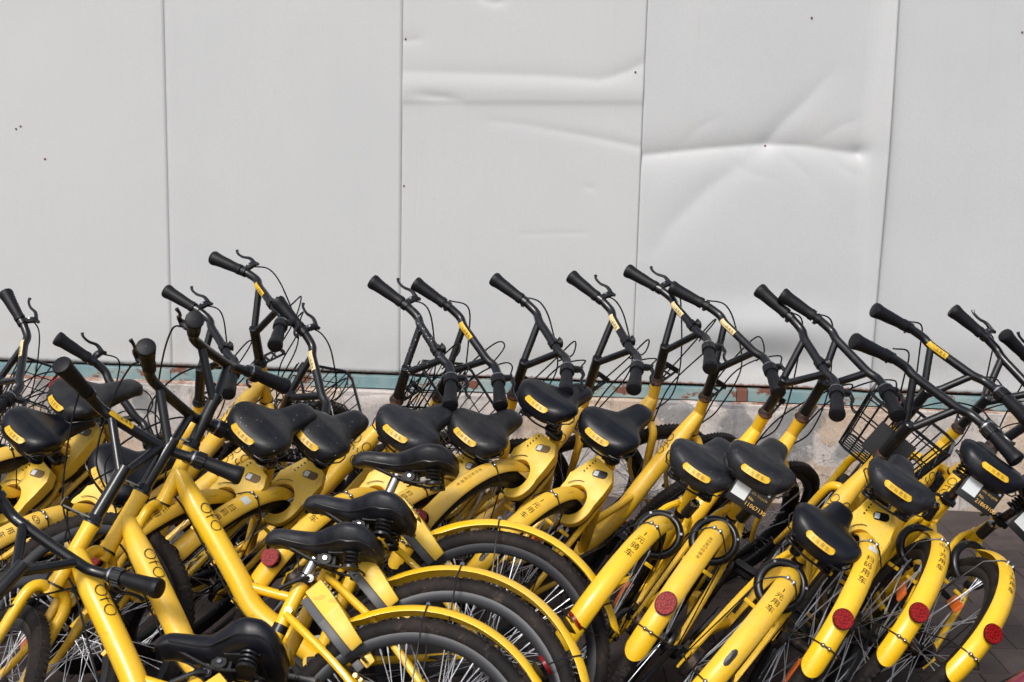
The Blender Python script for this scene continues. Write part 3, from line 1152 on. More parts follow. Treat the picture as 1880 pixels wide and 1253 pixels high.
# per bike: label, paint, options
BK = {
'B1': dict(label='yellow bicycle in the back row with a white-speckled black saddle and wire basket', paint='B', sad='speck', lv=1, bell=1, basket=1, txt=('1元用车', .030), post='B', lab='1元用车'),
'B2': dict(label='yellow bicycle with a pale square sticker on its rear mudguard left of the side-on saddles', paint='B', sad='speck', lv=0, blab='y', txt=('扫码用车', .030), sticker=1, post='B', lab='1元用车', round=1),
'B3': dict(label='yellow bicycle whose saddle is directly above the topmost side-on saddle', paint='B', lv=0, bell=1, txt=('1元用车', .033), post='B', lab='1元用车'),
'B4': dict(label='yellow bicycle with the saddle just left of the highest saddle in the back row', paint='C', lv=1, blab='p', bell=1, txt=('扫码用车', .026), post='B', lab='扫码用车'),
'B5': dict(label='yellow bicycle with the highest saddle of the back row, small print on its mudguard', paint='C', lv=1, blab='p', bell=1, txt=('支付宝扫码用车', .017), faded=1, post='B', lab='1元用车'),
'B6': dict(label='yellow bicycle whose big lock shows a black oval label beside the side-on wheels', paint='B', lv=0, blab='p', txt=('1元用车', .030), noref=1, blacklab=1, post='B', lab='1元用车'),
'R1': dict(label='yellow bicycle with a round black ring lock, mudguard lettering and no reflector in view', paint='A', lv=0, bell=1, txt=('1元骑车', .033), lock='ring', post='G', lab='1元用车', bracket='holes', noref=1),
'R2': dict(label='yellow bicycle with a round black ring lock, number plate and flat red reflector', paint='B', lv=0, txt=('支付宝扫码骑车', .016), faded=1, lock='ring', plate='11067130', post='G', lab='1元用车', bracket='plate'),
'R3': dict(label='yellow bicycle with its reflector missing and saddle tilted low beside a black ring lock', paint='B', lv=0, txt=('1元用车', .030), lock='ring2', noref=1, post='G', lab='1元用车', bracket='plate', basket=1),
'R4': dict(label='yellow bicycle with a big yellow lock and red reflector in the right-hand row', paint='A', lv=0, blab='y', txt=('扫码用车', .032), sticker=2, blacklab=1, post='Y', lab='扫码用车'),
'R5': dict(label='yellow bicycle second from the right, number plate behind its saddle and oval sticker on mudguard', paint='A', lv=1, txt=('1元用车', .030), lock='ring2', plate='21869100', sticker=3, post='G', lab='1元用车'),
'R6': dict(label='rightmost yellow bicycle, its saddle outside the picture and mudguard with red reflector in view', paint='A', lv=1, txt=('1元用车', .030), lock='ring2', plate='21869100', post='G', lab='1元用车'),
'F1': dict(noref=2, label='yellow bicycle lying side-on, uppermost of the three large side-on rear wheels', paint='A', lv=1, lv2=1, post='C', lab='1元用车', single=1),
'F2': dict(label='yellow bicycle lying side-on, middle one of the three large side-on rear wheels', paint='B', lv=1, lv2=1, post='C', lab='1元用车', single=1),
'F3': dict(label='yellow bicycle lying side-on with its bright seat post, lowest of the three side-on rear wheels', paint='A', lv=1, lv2=1, blab='y', post='C', lab='1元用车', single=1),
'F4': dict(label='yellow bicycle nearest the camera, only its lowest black saddle and bar in view', paint='A', lv=0, lv2=1, post='C', lab='1元用车'),
'L1': dict(label='yellow bicycle with the tallest handlebar and a red-trimmed saddle at the far left', paint='C', lv=1, lv2=1, blab='y', post='B', lab='1元用车', red=1, bell=1),
'L2': dict(basket=1, label='yellow bicycle with a round badge on its mudguard behind the front handlebars', paint='C', lv=1, blab='p', post='B', lab='1元用车', sticker=3, txt=('扫码用车', .028)),
'L3': dict(label='yellow bicycle with the dark saddle at the left edge and raised left brake lever', paint='B', lv=1, lv2=1, post='G', lab='1元用车', bell=1),
'L4': dict(label='yellow bicycle at the far left with its bar just left of the round grip ends', paint='B', lv=1, post='G', lab='1元用车'),
'L5': dict(label='leftmost bicycle, only its handlebar, raised brake lever and wire basket in view', paint='B', lv=1, basket=1, blab='p', post='G', lab='1元用车'),
'M': dict(label='maroon bicycle at the bottom right corner, only a glossy mudguard in view', paint='M', lv=0, post='G', lab='', noref=1, lock='none'),
}
PAINT = {'A': Y_A, 'B': Y_B, 'C': Y_C, 'M': MAROON}

def build_bike(k):
    x, y, psi, phi, dl, sh, dz, pit, sp = POSE[k]
    o = BK[k]
    rr = random.Random(k)
    M = Matrix.Translation((x, y, dz)) @ Matrix.Rotation(psi, 4, 'Z') @ Matrix.Rotation(phi, 4, 'X') @ Matrix.Rotation(-pit, 4, 'Y')
    root = thing('bicycle', o['label'], 'bicycle', M, 'hire bicycles packed together by the wall' if k != 'M' else None)
    P = PAINT[o['paint']]
    fr = put('frame', key('frame', m_frame), P, root)
    for s in (1, -1):
        put('seat_stay', key(('ss', s), lambda: m_stay(s)), P, fr)
        put('chain_stay', key(('cs', s), lambda: m_chainstay(s)), P, fr)
        if k != 'M': put('lettering', key(('ofo', s), lambda: m_ofo(s)), PRINT, fr)
    put('seat_tube_band', key('band', m_band), PLBLK, fr)
    put('headset', key('hs', m_headset), RUSTM if k[0] in 'BR' else BLACK, root)
    put('lower_race', key('race', m_race), PLBLK, root)
    put('seat_clamp', key('sc', m_clampseat), BLACK, root)
    put('clamp_bolt', key('scb', m_clampbolt), CHROME, root)
    # steering assembly
    MS = rot_about(HB, U, dl)
    put('fork', key('fork', m_fork), P, root, MS)
    wheel(root, 'front_wheel', HUB_F, False, MS, k in ('B5', 'B6'), rr.uniform(0, 6))
    hb = put('handlebar', key('hb', m_handlebar), BLACKS if k == 'B1' else BLACK, root, MS)
    for s in (1, -1):
        g = put('grip', key(('grip', s), lambda: m_grip(s)), RUBBER, hb)
        put('grip_dimples', key(('gr', s), lambda: m_grip_ribs(s)), PLBLK, hb)
    if o.get('lv'):
        put('brake_lever', key(('lev', 1, 0), lambda: m_lever(1)), BLACK, hb)
        put('lever_bolt', key(('levb', 1), lambda: m_lever_bolt(1)), CHROME, hb)
    else:
        put('bar_clamp', key(('bc', 1), lambda: m_clampring(1)), BLACK, hb)
    put('brake_lever', key(('lev', -1, 1), lambda: m_lever(-1, 1)), BLACK, hb)
    if k[0] in 'BRL' or o.get('lv2'):
        put('twist_bell', key('tw', m_twist), PLBLK, hb)
        put('bell_band', key('twb', m_twist_band), CHROME, hb)
    if o.get('bell'): put('bell', key('bell', m_barbell), PLBLK, hb)
    if o.get('blab'):
        put('bar_label', key('bl', m_barlabel), LABEL if o['blab'] == 'y' else PALEL, hb)
        put('bar_label_text', key('blt', m_barlabel_text), PRINT, hb)
    v = rr.choice((0, 1, -1))
    put('brake_cable', key(('cab', 'front', v), lambda: m_cable('front', v)), CABLE, root, MS)
    put('brake_cable', key(('cab', 'rear', v), lambda: m_cable('rear', v)), CABLE, root, rot_about(HB, U, dl * .55))
    if k[0] in 'BL': put('bell_cable', key(('cab', 'bell', v), lambda: m_cable('bell', v)), CABLE, root, MS)
    br = o.get('bracket', 'holes')
    put('head_bracket', key(('brk', br), lambda: m_bracket(br)), PLATE if br == 'plate' else BLACK, root)
    if br == 'plate': put('bracket_pad', key('bp', m_bracket_pad), PLBLK, root)
    if o.get('basket'):
        b = put('basket', key('bkr', m_basket_rim), BLACK, root, (MS @ Matrix.Translation((0, -.11, .02)) if k == 'B1' else MS) if k != 'R3' else None)
        put('basket_wires', key('bkw', m_basket_wires), BLACK, b, kind='stuff')
        if k == 'R3':
            put('basket_sign', key('bks', m_basket_sign), PLBLK, b)
    # rear
    wheel(root, 'rear_wheel', HUB_R, True, None, bool(o.get('single')), rr.uniform(0, 6))
    fe = put('mudguard', key('fen', m_fender), P, root)
    for th in (92.7, 154.8):
        if k == 'M': continue
        put('stay_wire', key(('sw', th), lambda: m_stay_wire(th)), BLACK, fe)
        put('stay_clip', key(('cl', th), lambda: m_clip(th)), CHROME, fe)
    th = 142
    d = V((math.cos(R(th)), 0, math.sin(R(th))))
    if o.get('noref'):
        if k not in ('M', 'R1', 'F1'): put('mounting_slot', key('slot', m_slot), PLBLK, fe)
    if not o.get('noref') or k == 'R1':
        if k != 'R1':
            q = (d + V((0, 0, -.12 if k[0] != 'F' else 0))).to_track_quat('Z', 'Y')
            off = .0 if k in ('R2', 'R4', 'R5', 'R6') else .012
            T = Matrix.Translation(HUB_R + d * (RFN + off)) @ q.to_matrix().to_4x4()
            if k in ('R2',): T = T @ Matrix.Translation((0, 0, -.006)) @ Matrix.Diagonal((1, 1.18, 1, 1))
            rf = put('reflector', key('rf', m_reflector), RED, fe, T)
            put('reflector_base', key('rfb', m_reflector_base), PLBLK, fe, T @ Matrix.Translation((0, 0, -off)) if off else T)
    if o.get('txt'):
        s, size = o['txt']
        t0 = 102 if not o.get('sticker') in (1, 2) else 107
        put('lettering', key(('ft', s, size, t0), lambda: m_ftext(s, size * .78, t0, 1.18)), BPRINT if o.get('faded') else PRINT, fe)
    st = o.get('sticker')
    if st in (1, 2):
        put('sticker', key(('stk', st), lambda: m_patch(98.5, 4.4, -.015, .011)), STICK, fe)
    if st == 3:
        put('badge', key('badge', m_badge), PRINT, fe)
    # lock
    lk = o.get('lock', 'big')
    if lk == 'big':
        l = put('lock', key('lock', lambda: m_lock(-.010, .038)), LOCKY, root)
        put('lock_back', key('lockb', lambda: m_lock(-.032, -.0102, .93, .003)), GREY if k in ('F1', 'F2', 'F3') else PLBLK, l)
        put('lock_label', key('lkl', m_lock_label), PLBLK if o.get('blacklab') else BPRINT, l)
        put('lock_sticker', key('lks', m_lock_square), STICK, l)
        put('button_row', key('lkm', m_lock_marks), PLBLK, l)
        put('shackle', key('shk', m_shackle), CHROME, l)
    elif lk != 'none':
        side = -1 if lk == 'ring' else 1
        l = put('ring_lock', key('rl', m_ringlock), PLBLK, root)
        put('lock_barrel', key(('rlk', side), lambda: m_ringlock_knob(side)), PLBLK, l)
        put('lock_button', key(('rlc', side), lambda: m_ringlock_cap(side)), CHROME, l)
        [put('lock_bolt', key(('rlb', q), lambda: m_ringlock_bolts(*q)), CHROME, l) for q in ((.066, .10), (-.066, .10), (.0, .069))]
    # drive
    ca = {'R': rr.uniform(-2.3, -1.6), 'F': rr.uniform(2.4, 3.0), 'B': rr.uniform(-2.4, -.9)}.get(k[0], rr.uniform(0, 6))
    cr_ = put('crank', key(('crank', round(ca, 2)), lambda: m_crank(ca)), BLACK, root)
    for s in (1, -1):
        c = V((.45, s * .12, .285)) + V((math.cos(ca), 0, math.sin(ca))) * .162 * s
        pd = put('pedal', key('ped', m_pedal), PLBLK, cr_, Matrix.Translation(c) @ Matrix.Rotation(rr.uniform(-1, 1), 4, 'Y'))
        put('pedal_reflector', key('pedr', m_pedrefl), ORANGE, cr_, pd.matrix_local.copy())
    put('chain_guard', key('cg', m_chaincase), PLBLK, root)
    put('kickstand', key('ks', m_kick), BLACK, root)
    put('brake_arm', key('ba', m_brake), BLACK, root)
    # seat
    us = V((-S20, 0, C20))
    stp = CP + us * sh
    b = MB(); b.tube([CP - us * .05, stp - us * .078], .0135, 14)
    put('seat_post', b.mesh('seat_post'), {'B': POST_B, 'G': GREASE, 'C': CHROME, 'Y': Y_B}[o['post']], root)
    T = Matrix.Translation(stp) @ Matrix.Rotation(-sp, 4, 'Y')
    sd = put('saddle', key('sad', m_saddle), SADS if o.get('sad') == 'speck' else {'B3': SAD_WORN, 'B4': SAD_DUST, 'R1': SAD_WORN, 'R2': SAD_DUST, 'F2': SAD_WORN, 'F1': SAD_DUST, 'F3': SAD_WORN, 'L1': SAD_DUST, 'R4': SAD_WORN}.get(k, SADV), root, T)
    put('piping', key('pip', m_saddle_piping), PLBLK, sd)
    for s in (1, -1): put('spring', key(('spr', s), lambda: m_spring(s)), PLBLK, sd)
    put('saddle_rails', key('rails', m_rails), MATTE, sd)
    put('clamp_bolt', key('sbolt', m_sad_bolt), CHROME, sd)
    if o['lab']:
        TL = Matrix.Translation((0, rr.uniform(-.006, .006), 0)) @ Matrix.Rotation(R(rr.uniform(-3, 3)), 4, 'X')
        put('saddle_label', key('sl', m_saddle_label), LABEL, sd, TL)
        put('label_text', key(('slt', o['lab']), lambda: m_saddle_text(o['lab'])), BPRINT, sd, TL)
    if o.get('red'):
        put('red_trim', key('redt', m_redtrim), REDS, sd)
    if o.get('plate'):
        TP = T @ Matrix.Translation((-.100, -.018, -.112)) @ Matrix.Rotation(R(12), 4, 'Y')
        np_ = put('number_plate', key('np', m_numplate), PLBLK, root, TP)
        put('plate_text', key(('npt', o['plate']), lambda: m_numtext(o['plate'])), GOLD, np_)
        put('plate_sticker', key('nps', m_plate_square), STICK, np_)
        put('plate_bolts', key('npb', m_plate_bolts), CHROME, np_)
    return root

def m_lock_square():
    b = MB()
    c, s = math.cos(R(-18)), math.sin(R(-18))
    vs = []
    for u, v in ((-.024, -.009), (-.006, -.009), (-.006, .009), (-.024, .009)):
        vs.append(lp(-.020 - (u * c - v * s), .012 + (u * s + v * c), .0393))
    b.add(vs, [(0, 1, 2, 3)])
    return b.mesh('lock_sticker', smooth=False)
def m_badge():
    b = MB()
    n = 24
    for r0, r1 in ((.0, .0), ):
        pass
    # oval ring with a few print bars inside
    for (ra, rb) in ((.015, .013),):
        vs = []; fs = []
        for k in range(n):
            a = 2 * PI * k / n
            for q in (ra, rb):
                vs.append(fpt(97.5 + math.sin(a) * q * .62 / RFN * 57.3, q * math.cos(a), .0008))
        for k in range(n):
            a = 2 * k; c = 2 * ((k + 1) % n)
            fs.append((a, a + 1, c + 1, c))
        b.add(vs, fs)
    for yy, th, w, h in ((0, 97.5, .017, .8), (.003, 98.4, .011, .3), (-.002, 96.7, .011, .3)):
        b.add([fpt(th - h / 2, yy - w / 2, .0008), fpt(th - h / 2, yy + w / 2, .0008), fpt(th + h / 2, yy + w / 2, .0008), fpt(th + h / 2, yy - w / 2, .0008)], [(0, 1, 2, 3)])
    return b.mesh('badge', smooth=False)
def m_redtrim():
    b = MB()
    pts = []
    for x in np.linspace(.02, -.12, 8):
        w, z, d = sad_sect(x); pts.append(V((x, w * .97 + .002, z - .020)))
    b.tube(cr(pts, 2), .005, 6, flat=.5)
    pts = [p + V((0, .001, -.018)) for p in pts]
    b.tube(cr(pts, 2), .0035, 6, flat=.5)
    return b.mesh('red_trim')

# ------------------------------------------------------------------ the wall
WY = R(3.1305)
WM = Matrix.Translation((.01923, 5.6705, 0)) @ Matrix.Rotation(-WY, 4, 'Z')     # local x along the wall to the right, local -y towards the camera

PANEL = mat('white_coated_steel_sheet', (0.60, 0.60, 0.585), 0.42, 0, 0.0, 0.4)
n = NT(PANEL)
base = n.mix(n.ramp(n.noise(1.6, 4, 0.6), 0.35, 0.7), (0.500, 0.524, 0.552), (0.545, 0.562, 0.582))
streak = n.ramp(n.noise(5, 5, 0.7, n.scaled((5, 1, .35))), 0.5, 0.8)
base = n.mix(n.math('MULTIPLY', streak, 0.10), base, (0.45, 0.42, 0.37))
grain = n.noise(190, 3, 0.85)
base = n.mix(n.ramp(grain, 0.35, 0.65, (0, 0, 0), (.42, .42, .42)), base, (0.39, 0.395, 0.40))
z = n.sep()[2]
low = n.math('SUBTRACT', 1.0, n.math('MULTIPLY', n.math('SUBTRACT', z, 0.53), 26.0))
rustn = n.noise(28, 5, 0.7)
rust = n.ramp(n.math('ADD', n.math('MULTIPLY', low, 0.50), n.math('MULTIPLY', rustn, .40)), 0.60, 0.70)
foot_tint = n.math('MULTIPLY', n.ramp(n.math('SUBTRACT', 1.0, n.math('MULTIPLY', n.math('SUBTRACT', z, 0.53), 3.6)), 0.0, 1.0), 0.30)  # patchy brown tint, strongest at the foot of each sheet
base = n.mix(n.math('MULTIPLY', foot_tint, n.ramp(n.noise(9, 4), .3, .65)), base, (0.36, 0.31, 0.25))
base = n.mix(rust, base, (0.16, 0.055, 0.028))
oi = n.n.new('ShaderNodeObjectInfo')
base = n.mix(n.math('MULTIPLY', oi.outputs['Random'], .35), base, (0.545, 0.550, 0.553))
run = n.ramp(n.noise(11, 4, .65, n.scaled((3.2, 1, .10))), 0.60, 0.74)
base = n.mix(n.math('MULTIPLY', run, n.math('MULTIPLY', n.ramp(n.noise(1.3, 3), .45, .6), .14)), base, (0.30, 0.26, 0.21))
spk = n.ramp(n.voro(11).outputs['Distance'], 0.012, 0.022, (1, 1, 1), (0, 0, 0))
base = n.mix(n.math('MULTIPLY', spk, n.ramp(n.noise(3.1, 2), 0.56, 0.6)), base, (0.20, 0.12, 0.08))
n.color(base)
n.bump(n.noise(420, 2, .8), 0.12, 0.0006)

def seg_d(px, pz, pts):
    best = np.full(px.shape, 9.0); sgn = np.ones(px.shape); tt = np.zeros(px.shape)
    tot = sum(math.dist(pts[i], pts[i + 1]) for i in range(len(pts) - 1)); acc = 0
    for i in range(len(pts) - 1):
        ax, az = pts[i]; bx, bz = pts[i + 1]
        dx, dz = bx - ax, bz - az; l2 = dx * dx + dz * dz; l = math.sqrt(l2)
        t = np.clip(((px - ax) * dx + (pz - az) * dz) / l2, 0, 1)
        d = np.hypot(px - ax - t * dx, pz - az - t * dz)
        s = np.sign((px - ax) * dz - (pz - az) * dx)
        m = d < best
        best = np.where(m, d, best); sgn = np.where(m, s, sgn); tt = np.where(m, (acc + t * l) / tot, tt); acc += l
    return best, sgn, tt

def dent(X, Z):
    """depth of the sheet surface (positive = towards the camera)"""
    D = np.zeros(X.shape)
    def valley(pts, depth, w, f=lambda t: 1 + 0 * t, p=1.0):
        d, s, t = seg_d(X, Z, pts)
        return -depth * np.exp(-(d / w) ** p) * f(t)
    D += 0.0018 * np.sin(X * 2.3 + 1) * np.sin(Z * 2.1) + .0012 * np.sin(X * 5.1 + Z * 1.7)
    p4 = (X > .541) & (X < 1.6235)
    A = .72 * valley([(.50, 1.560), (.693, 1.585), (.837, 1.603), (1.089, 1.629), (1.27, 1.624), (1.50, 1.594)], .030, .055, lambda t: 1.0 - .35 * np.abs(t - .45), 1.0)
    A += valley([(1.089, 1.629), (1.167, 1.733), (1.257, 1.823), (1.41, 2.005)], .0085, .042, lambda t: 1 - t ** 1.5, 1.4)
    A += valley([(1.06, 1.60), (.986, 1.529), (.846, 1.429), (.684, 1.253), (.57, 1.05)], .0075, .06, lambda t: np.sin(np.clip(t + .05, 0, 1) * PI) ** .7, 1.5)
    # right edge of that sheet curls outward, with a kink
    for pts, dp in (([(.70, 1.60), (.80, 1.70), (.93, 1.76)], .0022), ([(1.15, 1.60), (1.28, 1.50), (1.36, 1.36)], .0028), ([(1.30, 1.64), (1.42, 1.72), (1.55, 1.76)], .0026), ([(.90, 1.58), (1.02, 1.50), (1.20, 1.46)], .0018), ([(1.35, 1.60), (1.45, 1.52), (1.56, 1.48)], .003)):
        A += valley(pts, dp, .022, lambda t: np.sin(np.clip(t + .05, 0, 1) * PI), 1.1)
    e = np.clip((X - 1.50) / .12, 0, 1)
    A += .030 * e ** 1.5 * np.exp(-((Z - 1.66) / .55) ** 2) + .008 * e ** 2
    A += .017 * np.clip((X - 1.556) / .067, 0, 1) * np.clip(.35 + .65 * (2.6 - Z), .3, 1)
    A -= .010 * np.exp(-np.hypot((X - 1.50) / .05, (Z - 1.605) / .028) ** 1.5)
    A += .012 * np.exp(-np.hypot((X - .95) / .45, (Z - 1.1) / .35) ** 2)
    A += -.030 * np.exp(-(((X - 1.12) / .28) ** 2 + ((Z - .64) / .085) ** 2)) + .026 * np.exp(-(((X - 1.12) / .34) ** 2 + ((Z - .80) / .10) ** 2))
    D += np.where(p4, A, 0)
    p3 = (X > -.541) & (X <= .541)
    Bv = valley([(-.56, 1.912), (.098, 1.906), (.341, 1.893), (.46, 1.93), (.57, 1.99)], .0055, .028, lambda t: .45 + .55 * t, 1.3)
    Bv += .0045 * np.exp(-((Z - 1.84 - .01 * X) / .055) ** 2)
    Bv += .0035 * (1 / (1 + np.exp(-(Z - (1.772 + .022 * (X + .54))) / .0035)) - .5)
    Bv += valley([(-.50, 1.812), (-.35, 1.800), (-.23, 1.782)], .006, .020, lambda t: np.sin(np.clip(t + .05, 0, 1) * PI), 1.3)
    Bv += valley([(-.15, 1.702), (.006, 1.689), (.301, 1.643), (.56, 1.597)], .005, .020, lambda t: .3 + .7 * t, 1.3)
    Bv += valley([(-.20, 2.235), (-.14, 2.215), (-.10, 2.222)], .005, .014)
    Bv += valley([(-.54, 2.045), (-.47, 2.050)], .004, .022)
    Bv += valley([(.30, 1.418), (.33, 1.410)], .0025, .010) + valley([(-.355, 1.03), (-.32, .95)], .002, .010) + valley([(.01, 1.197), (.32, 1.210)], .0015, .008)
    Bv += -.012 * np.exp(-(((X + .1) / .5) ** 2 + ((Z - .56) / .08) ** 2))
    D += np.where(p3, Bv, 0)
    p5 = X > 1.6235
    Cc = -.015 * np.exp(-(((X - 1.9) / .5) ** 2 + ((Z - .60) / .10) ** 2)) + valley([(1.97, 1.08), (2.02, 1.03)], .002, .012)
    D += np.where(p5, Cc, 0)
    p12 = X < -.541
    D += np.where(p12, -.008 * np.exp(-(((X + 1.3) / .5) ** 2 + ((Z - .58) / .09) ** 2)), 0)
    return D

def build_wall():
    root = thing('metal_hoarding', 'tall pale grey wall of creased steel sheets behind the bicycles', 'wall', WM)
    W = 1.08228
    lab = {2: 'pale steel sheet with horizontal folds above the middle saddles', 3: 'pale steel sheet with a deep crease and a torn-out edge'}
    for i in range(-2, 6):
        x0 = (i - 2) * W + W / 2 - W * 1.0 + .0
        x0 = -0.54114 + (i - 2) * W
        x1 = x0 + W
        fine = i in (2, 3)
        nx, nz = (110, 250) if fine else (60, 120)
        z0, z1 = .527, 3.0
        us = np.linspace(x0 + .0006, x1 - .0006, nx)
        tz = np.linspace(0, 1, nz)
        zs = z0 + (z1 - z0) * (tz if not fine else tz ** 1.15)
        Xg, Zg = np.meshgrid(us, zs)
        # overlap: every sheet steps forward a little at its left edge, so the seam is a real lip
        lip = .0022 * (1 - (Xg - x0) / W) + (0.0 if i % 2 else .0012)
        Yg = -(dent(Xg, Zg) + lip)
        vs = [(float(a), float(b), float(c)) for a, b, c in zip(Xg.ravel(), Yg.ravel(), Zg.ravel())]
        fs = [(r * nx + c, r * nx + c + 1, (r + 1) * nx + c + 1, (r + 1) * nx + c) for r in range(nz - 1) for c in range(nx - 1)]
        b = MB(); b.add(vs, fs)
        # folded back edges give the sheet its thickness
        k = len(b.v)
        for col in (0, nx - 1):
            a = len(b.v)
            b.v += [(vs[r * nx + col][0] + (.0005 if col == 0 else -.0005), vs[r * nx + col][1] + .035, vs[r * nx + col][2]) for r in range(nz)]
            for r in range(nz - 1):
                f = (r * nx + col, (r + 1) * nx + col, a + r + 1, a + r)
                b.f.append(f if col == 0 else f[::-1])
        a = len(b.v)
        b.v += [(vs[c][0], vs[c][1] + .035, vs[c][2]) for c in range(nx)]
        b.f += [(c, a + c, a + c + 1, c + 1) for c in range(nx - 1)]
        me = bpy.data.meshes.new('steel_sheet')
        me.from_pydata(b.v, [], b.f)
        me.polygons.foreach_set('use_smooth', [True] * ((nx - 1) * (nz - 1)) + [False] * (len(b.f) - (nx - 1) * (nz - 1)))
        me.update()
        put('steel_sheet', me, PANEL, root, label=lab.get(i))
    # dark backing behind the seams
    b = MB(); b.box((.6, .085, 1.76), (9.6, .03, 2.6))
    put('backing_frame', b.mesh('backing_frame', smooth=False), GREASE, root)
    # screws
    sm = MB(); sm.tube([(0, 0, 0), (0, -.003, 0), (0, -.005, 0)], [.0065, .006, .003], 8)
    me = sm.mesh('screw')
    SCR = mat('rusty_screw', (0.17, 0.07, 0.035), 0.6, 0.3)
    for x, zz in ((-2.309, 1.625), (-2.33, 1.613), (1.092, 1.621), (-.528, 2.052), (2.164, 2.134), (-2.199, 1.479), (-2.06, .60), (.50, 1.93), (1.258, 2.179), (-.53, 1.40)):
        yy = -(float(dent(np.array([x]), np.array([zz]))[0]) + .0035)
        put('screw', me, SCR, root, Matrix.Translation((x, yy, zz)) @ Matrix.Scale(.75, 4))
    return root
build_wall()

# blue steel rail under the sheets
RAIL = mat('blue_rail_paint', (0.18, 0.33, 0.36), 0.6)
n = NT(RAIL)
blue = n.mix(n.ramp(n.noise(6, 4), 0.4, 0.65), (0.15, 0.26, 0.285), (0.27, 0.34, 0.33))
xx = n.sep()[0]
bias = n.ramp(n.math('MULTIPLY_ADD', xx, -.22), -.1, .75)
m_ = n.n.new('ShaderNodeMath'); m_.operation = 'MULTIPLY_ADD'
n.l.new(xx, m_.inputs[0]); m_.inputs[1].default_value = -.060; m_.inputs[2].default_value = .025
rfac = n.math('ADD', n.noise(7, 6, 0.72, n.scaled((1, 1, 2.2))), m_.outputs[0])
n.color(n.mix(n.ramp(rfac, 0.585, 0.63), blue, n.mix(n.ramp(n.noise(60, 4), .4, .7), (0.13, 0.045, 0.03), (0.22, 0.09, 0.05))))
n.bump(n.noise(50, 4), .4, .002)
rail = thing('steel_rail', 'long blue painted rusty steel rail under the wall sheets', 'rail', WM)
xs = [-3.4, -2.27, -1.62, -.78, -.05, .62, 1.02, 1.07, 2.0, 3.6]
for i in range(len(xs) - 1):
    b = MB()
    c = (xs[i] + xs[i + 1]) / 2
    b.box((0, .0, 0), (xs[i + 1] - xs[i] - .003, .060, .054))
    put('rail_section', b.mesh('rail_section', bevel=.002, smooth=False), RAIL if i != 6 else mat('rusty_patch', (.17, .07, .045), .7), rail, Matrix.Translation((c, -.006 - .0015 * (i % 3), .488 + .0007 * (i % 2))))

# concrete plinth
CONC = mat('stained_concrete', (0.33, 0.30, 0.28), 0.85)
n = NT(CONC)
c = n.mix(n.ramp(n.noise(3.2, 6, 0.7), 0.36, 0.68), (0.66, 0.60, 0.57), (0.40, 0.37, 0.36))
ochre = n.ramp(n.noise(2.6, 3, 0.5, n.scaled((1, 1, 1.6), (3.1, 0, 1.2))), 0.50, 0.535)
c = n.mix(n.math('MULTIPLY', ochre, 0.7), c, (0.52, 0.38, 0.26))
greyp = n.ramp(n.noise(3.4, 1, 0.4, n.scaled((1.2, 1, 1), (7.7, 0, 3.3))), 0.60, 0.62)
c = n.mix(n.math('MULTIPLY', greyp, 0.8), c, (0.20, 0.205, 0.215))
white = n.ramp(n.noise(8, 6, 0.75, n.scaled((1, 1, 1), (1.7, 0, 9))), 0.58, 0.70)
c = n.mix(n.math('MULTIPLY', white, 0.8), c, (0.66, 0.63, 0.60))
crk = n.n.new('ShaderNodeTexVoronoi'); crk.feature = 'DISTANCE_TO_EDGE'; crk.inputs['Scale'].default_value = 4.5
wp = n.n.new('ShaderNodeVectorMath'); wp.operation = 'ADD'
nz_ = n.n.new('ShaderNodeTexNoise'); nz_.inputs['Scale'].default_value = 5; n.l.new(n.obj, nz_.inputs['Vector'])
n.l.new(n.obj, wp.inputs[0]); n.l.new(nz_.outputs['Color'], wp.inputs[1]); n.l.new(wp.outputs[0], crk.inputs['Vector'])
cf = n.ramp(crk.outputs['Distance'], 0.004, 0.014, (1, 1, 1), (0, 0, 0))
c = n.mix(n.math('MULTIPLY', cf, n.ramp(n.noise(2.1, 2), .58, .64, (0,0,0), (.6,.6,.6))), c, (0.10, 0.09, 0.085))
c = n.mix(n.ramp(n.noise(75, 4, .8), .56, .66, (0, 0, 0), (.7, .7, .7)), c, (0.13, 0.12, 0.11))
c = n.mix(n.ramp(n.noise(22, 5, .8, n.scaled((1, 1, 1), (4, 2, 8))), .60, .64, (0, 0, 0), (.75, .75, .75)), c, (0.62, 0.60, 0.57))
c = n.mix(n.ramp(n.noise(6, 5, .75, n.scaled((2.5, 1, .5), (9, 2, 3))), .56, .66, (0, 0, 0), (.6, .6, .6)), c, (0.11, 0.10, 0.10))
n.color(c)
n.bump(n.noise(38, 8, .8), .9, .010)
b = MB()
nx, nz = 170, 14
vs = []; fs = []
prof = [(-.034, .4560), (-.060, .4545), (-.075, .447), (-.082, .43)] + [(-.084 - .0006 * k, .42 - .03 * k) for k in range(14)] + [(-.09, -.05)]
for i in range(nx):
    x = -3.6 + 7.6 * i / (nx - 1)
    for (yy, zz) in prof:
        q = noise.noise(V((x * 3, zz * 9, 1))) * .010 + noise.noise(V((x * 11, zz * 20, 5))) * .004
        vs.append((x, yy + q * (1 if zz < .45 else .2), zz + (noise.noise(V((x * 7, 0, 3))) * .004 if zz > .42 else 0)))
k = len(prof)
for i in range(nx - 1):
    for j in range(k - 1):
        fs.append((i * k + j, i * k + j + 1, (i + 1) * k + j + 1, (i + 1) * k + j))
b.add(vs, fs)
b.box((.2, .06, .20), (7.6, .28, .50))
pl = put('concrete_plinth', b.mesh('concrete_plinth', angle=60), CONC, None, WM)
pl['label'] = 'stained concrete plinth with ochre and grey paint patches below the wall'; pl['category'] = 'plinth'
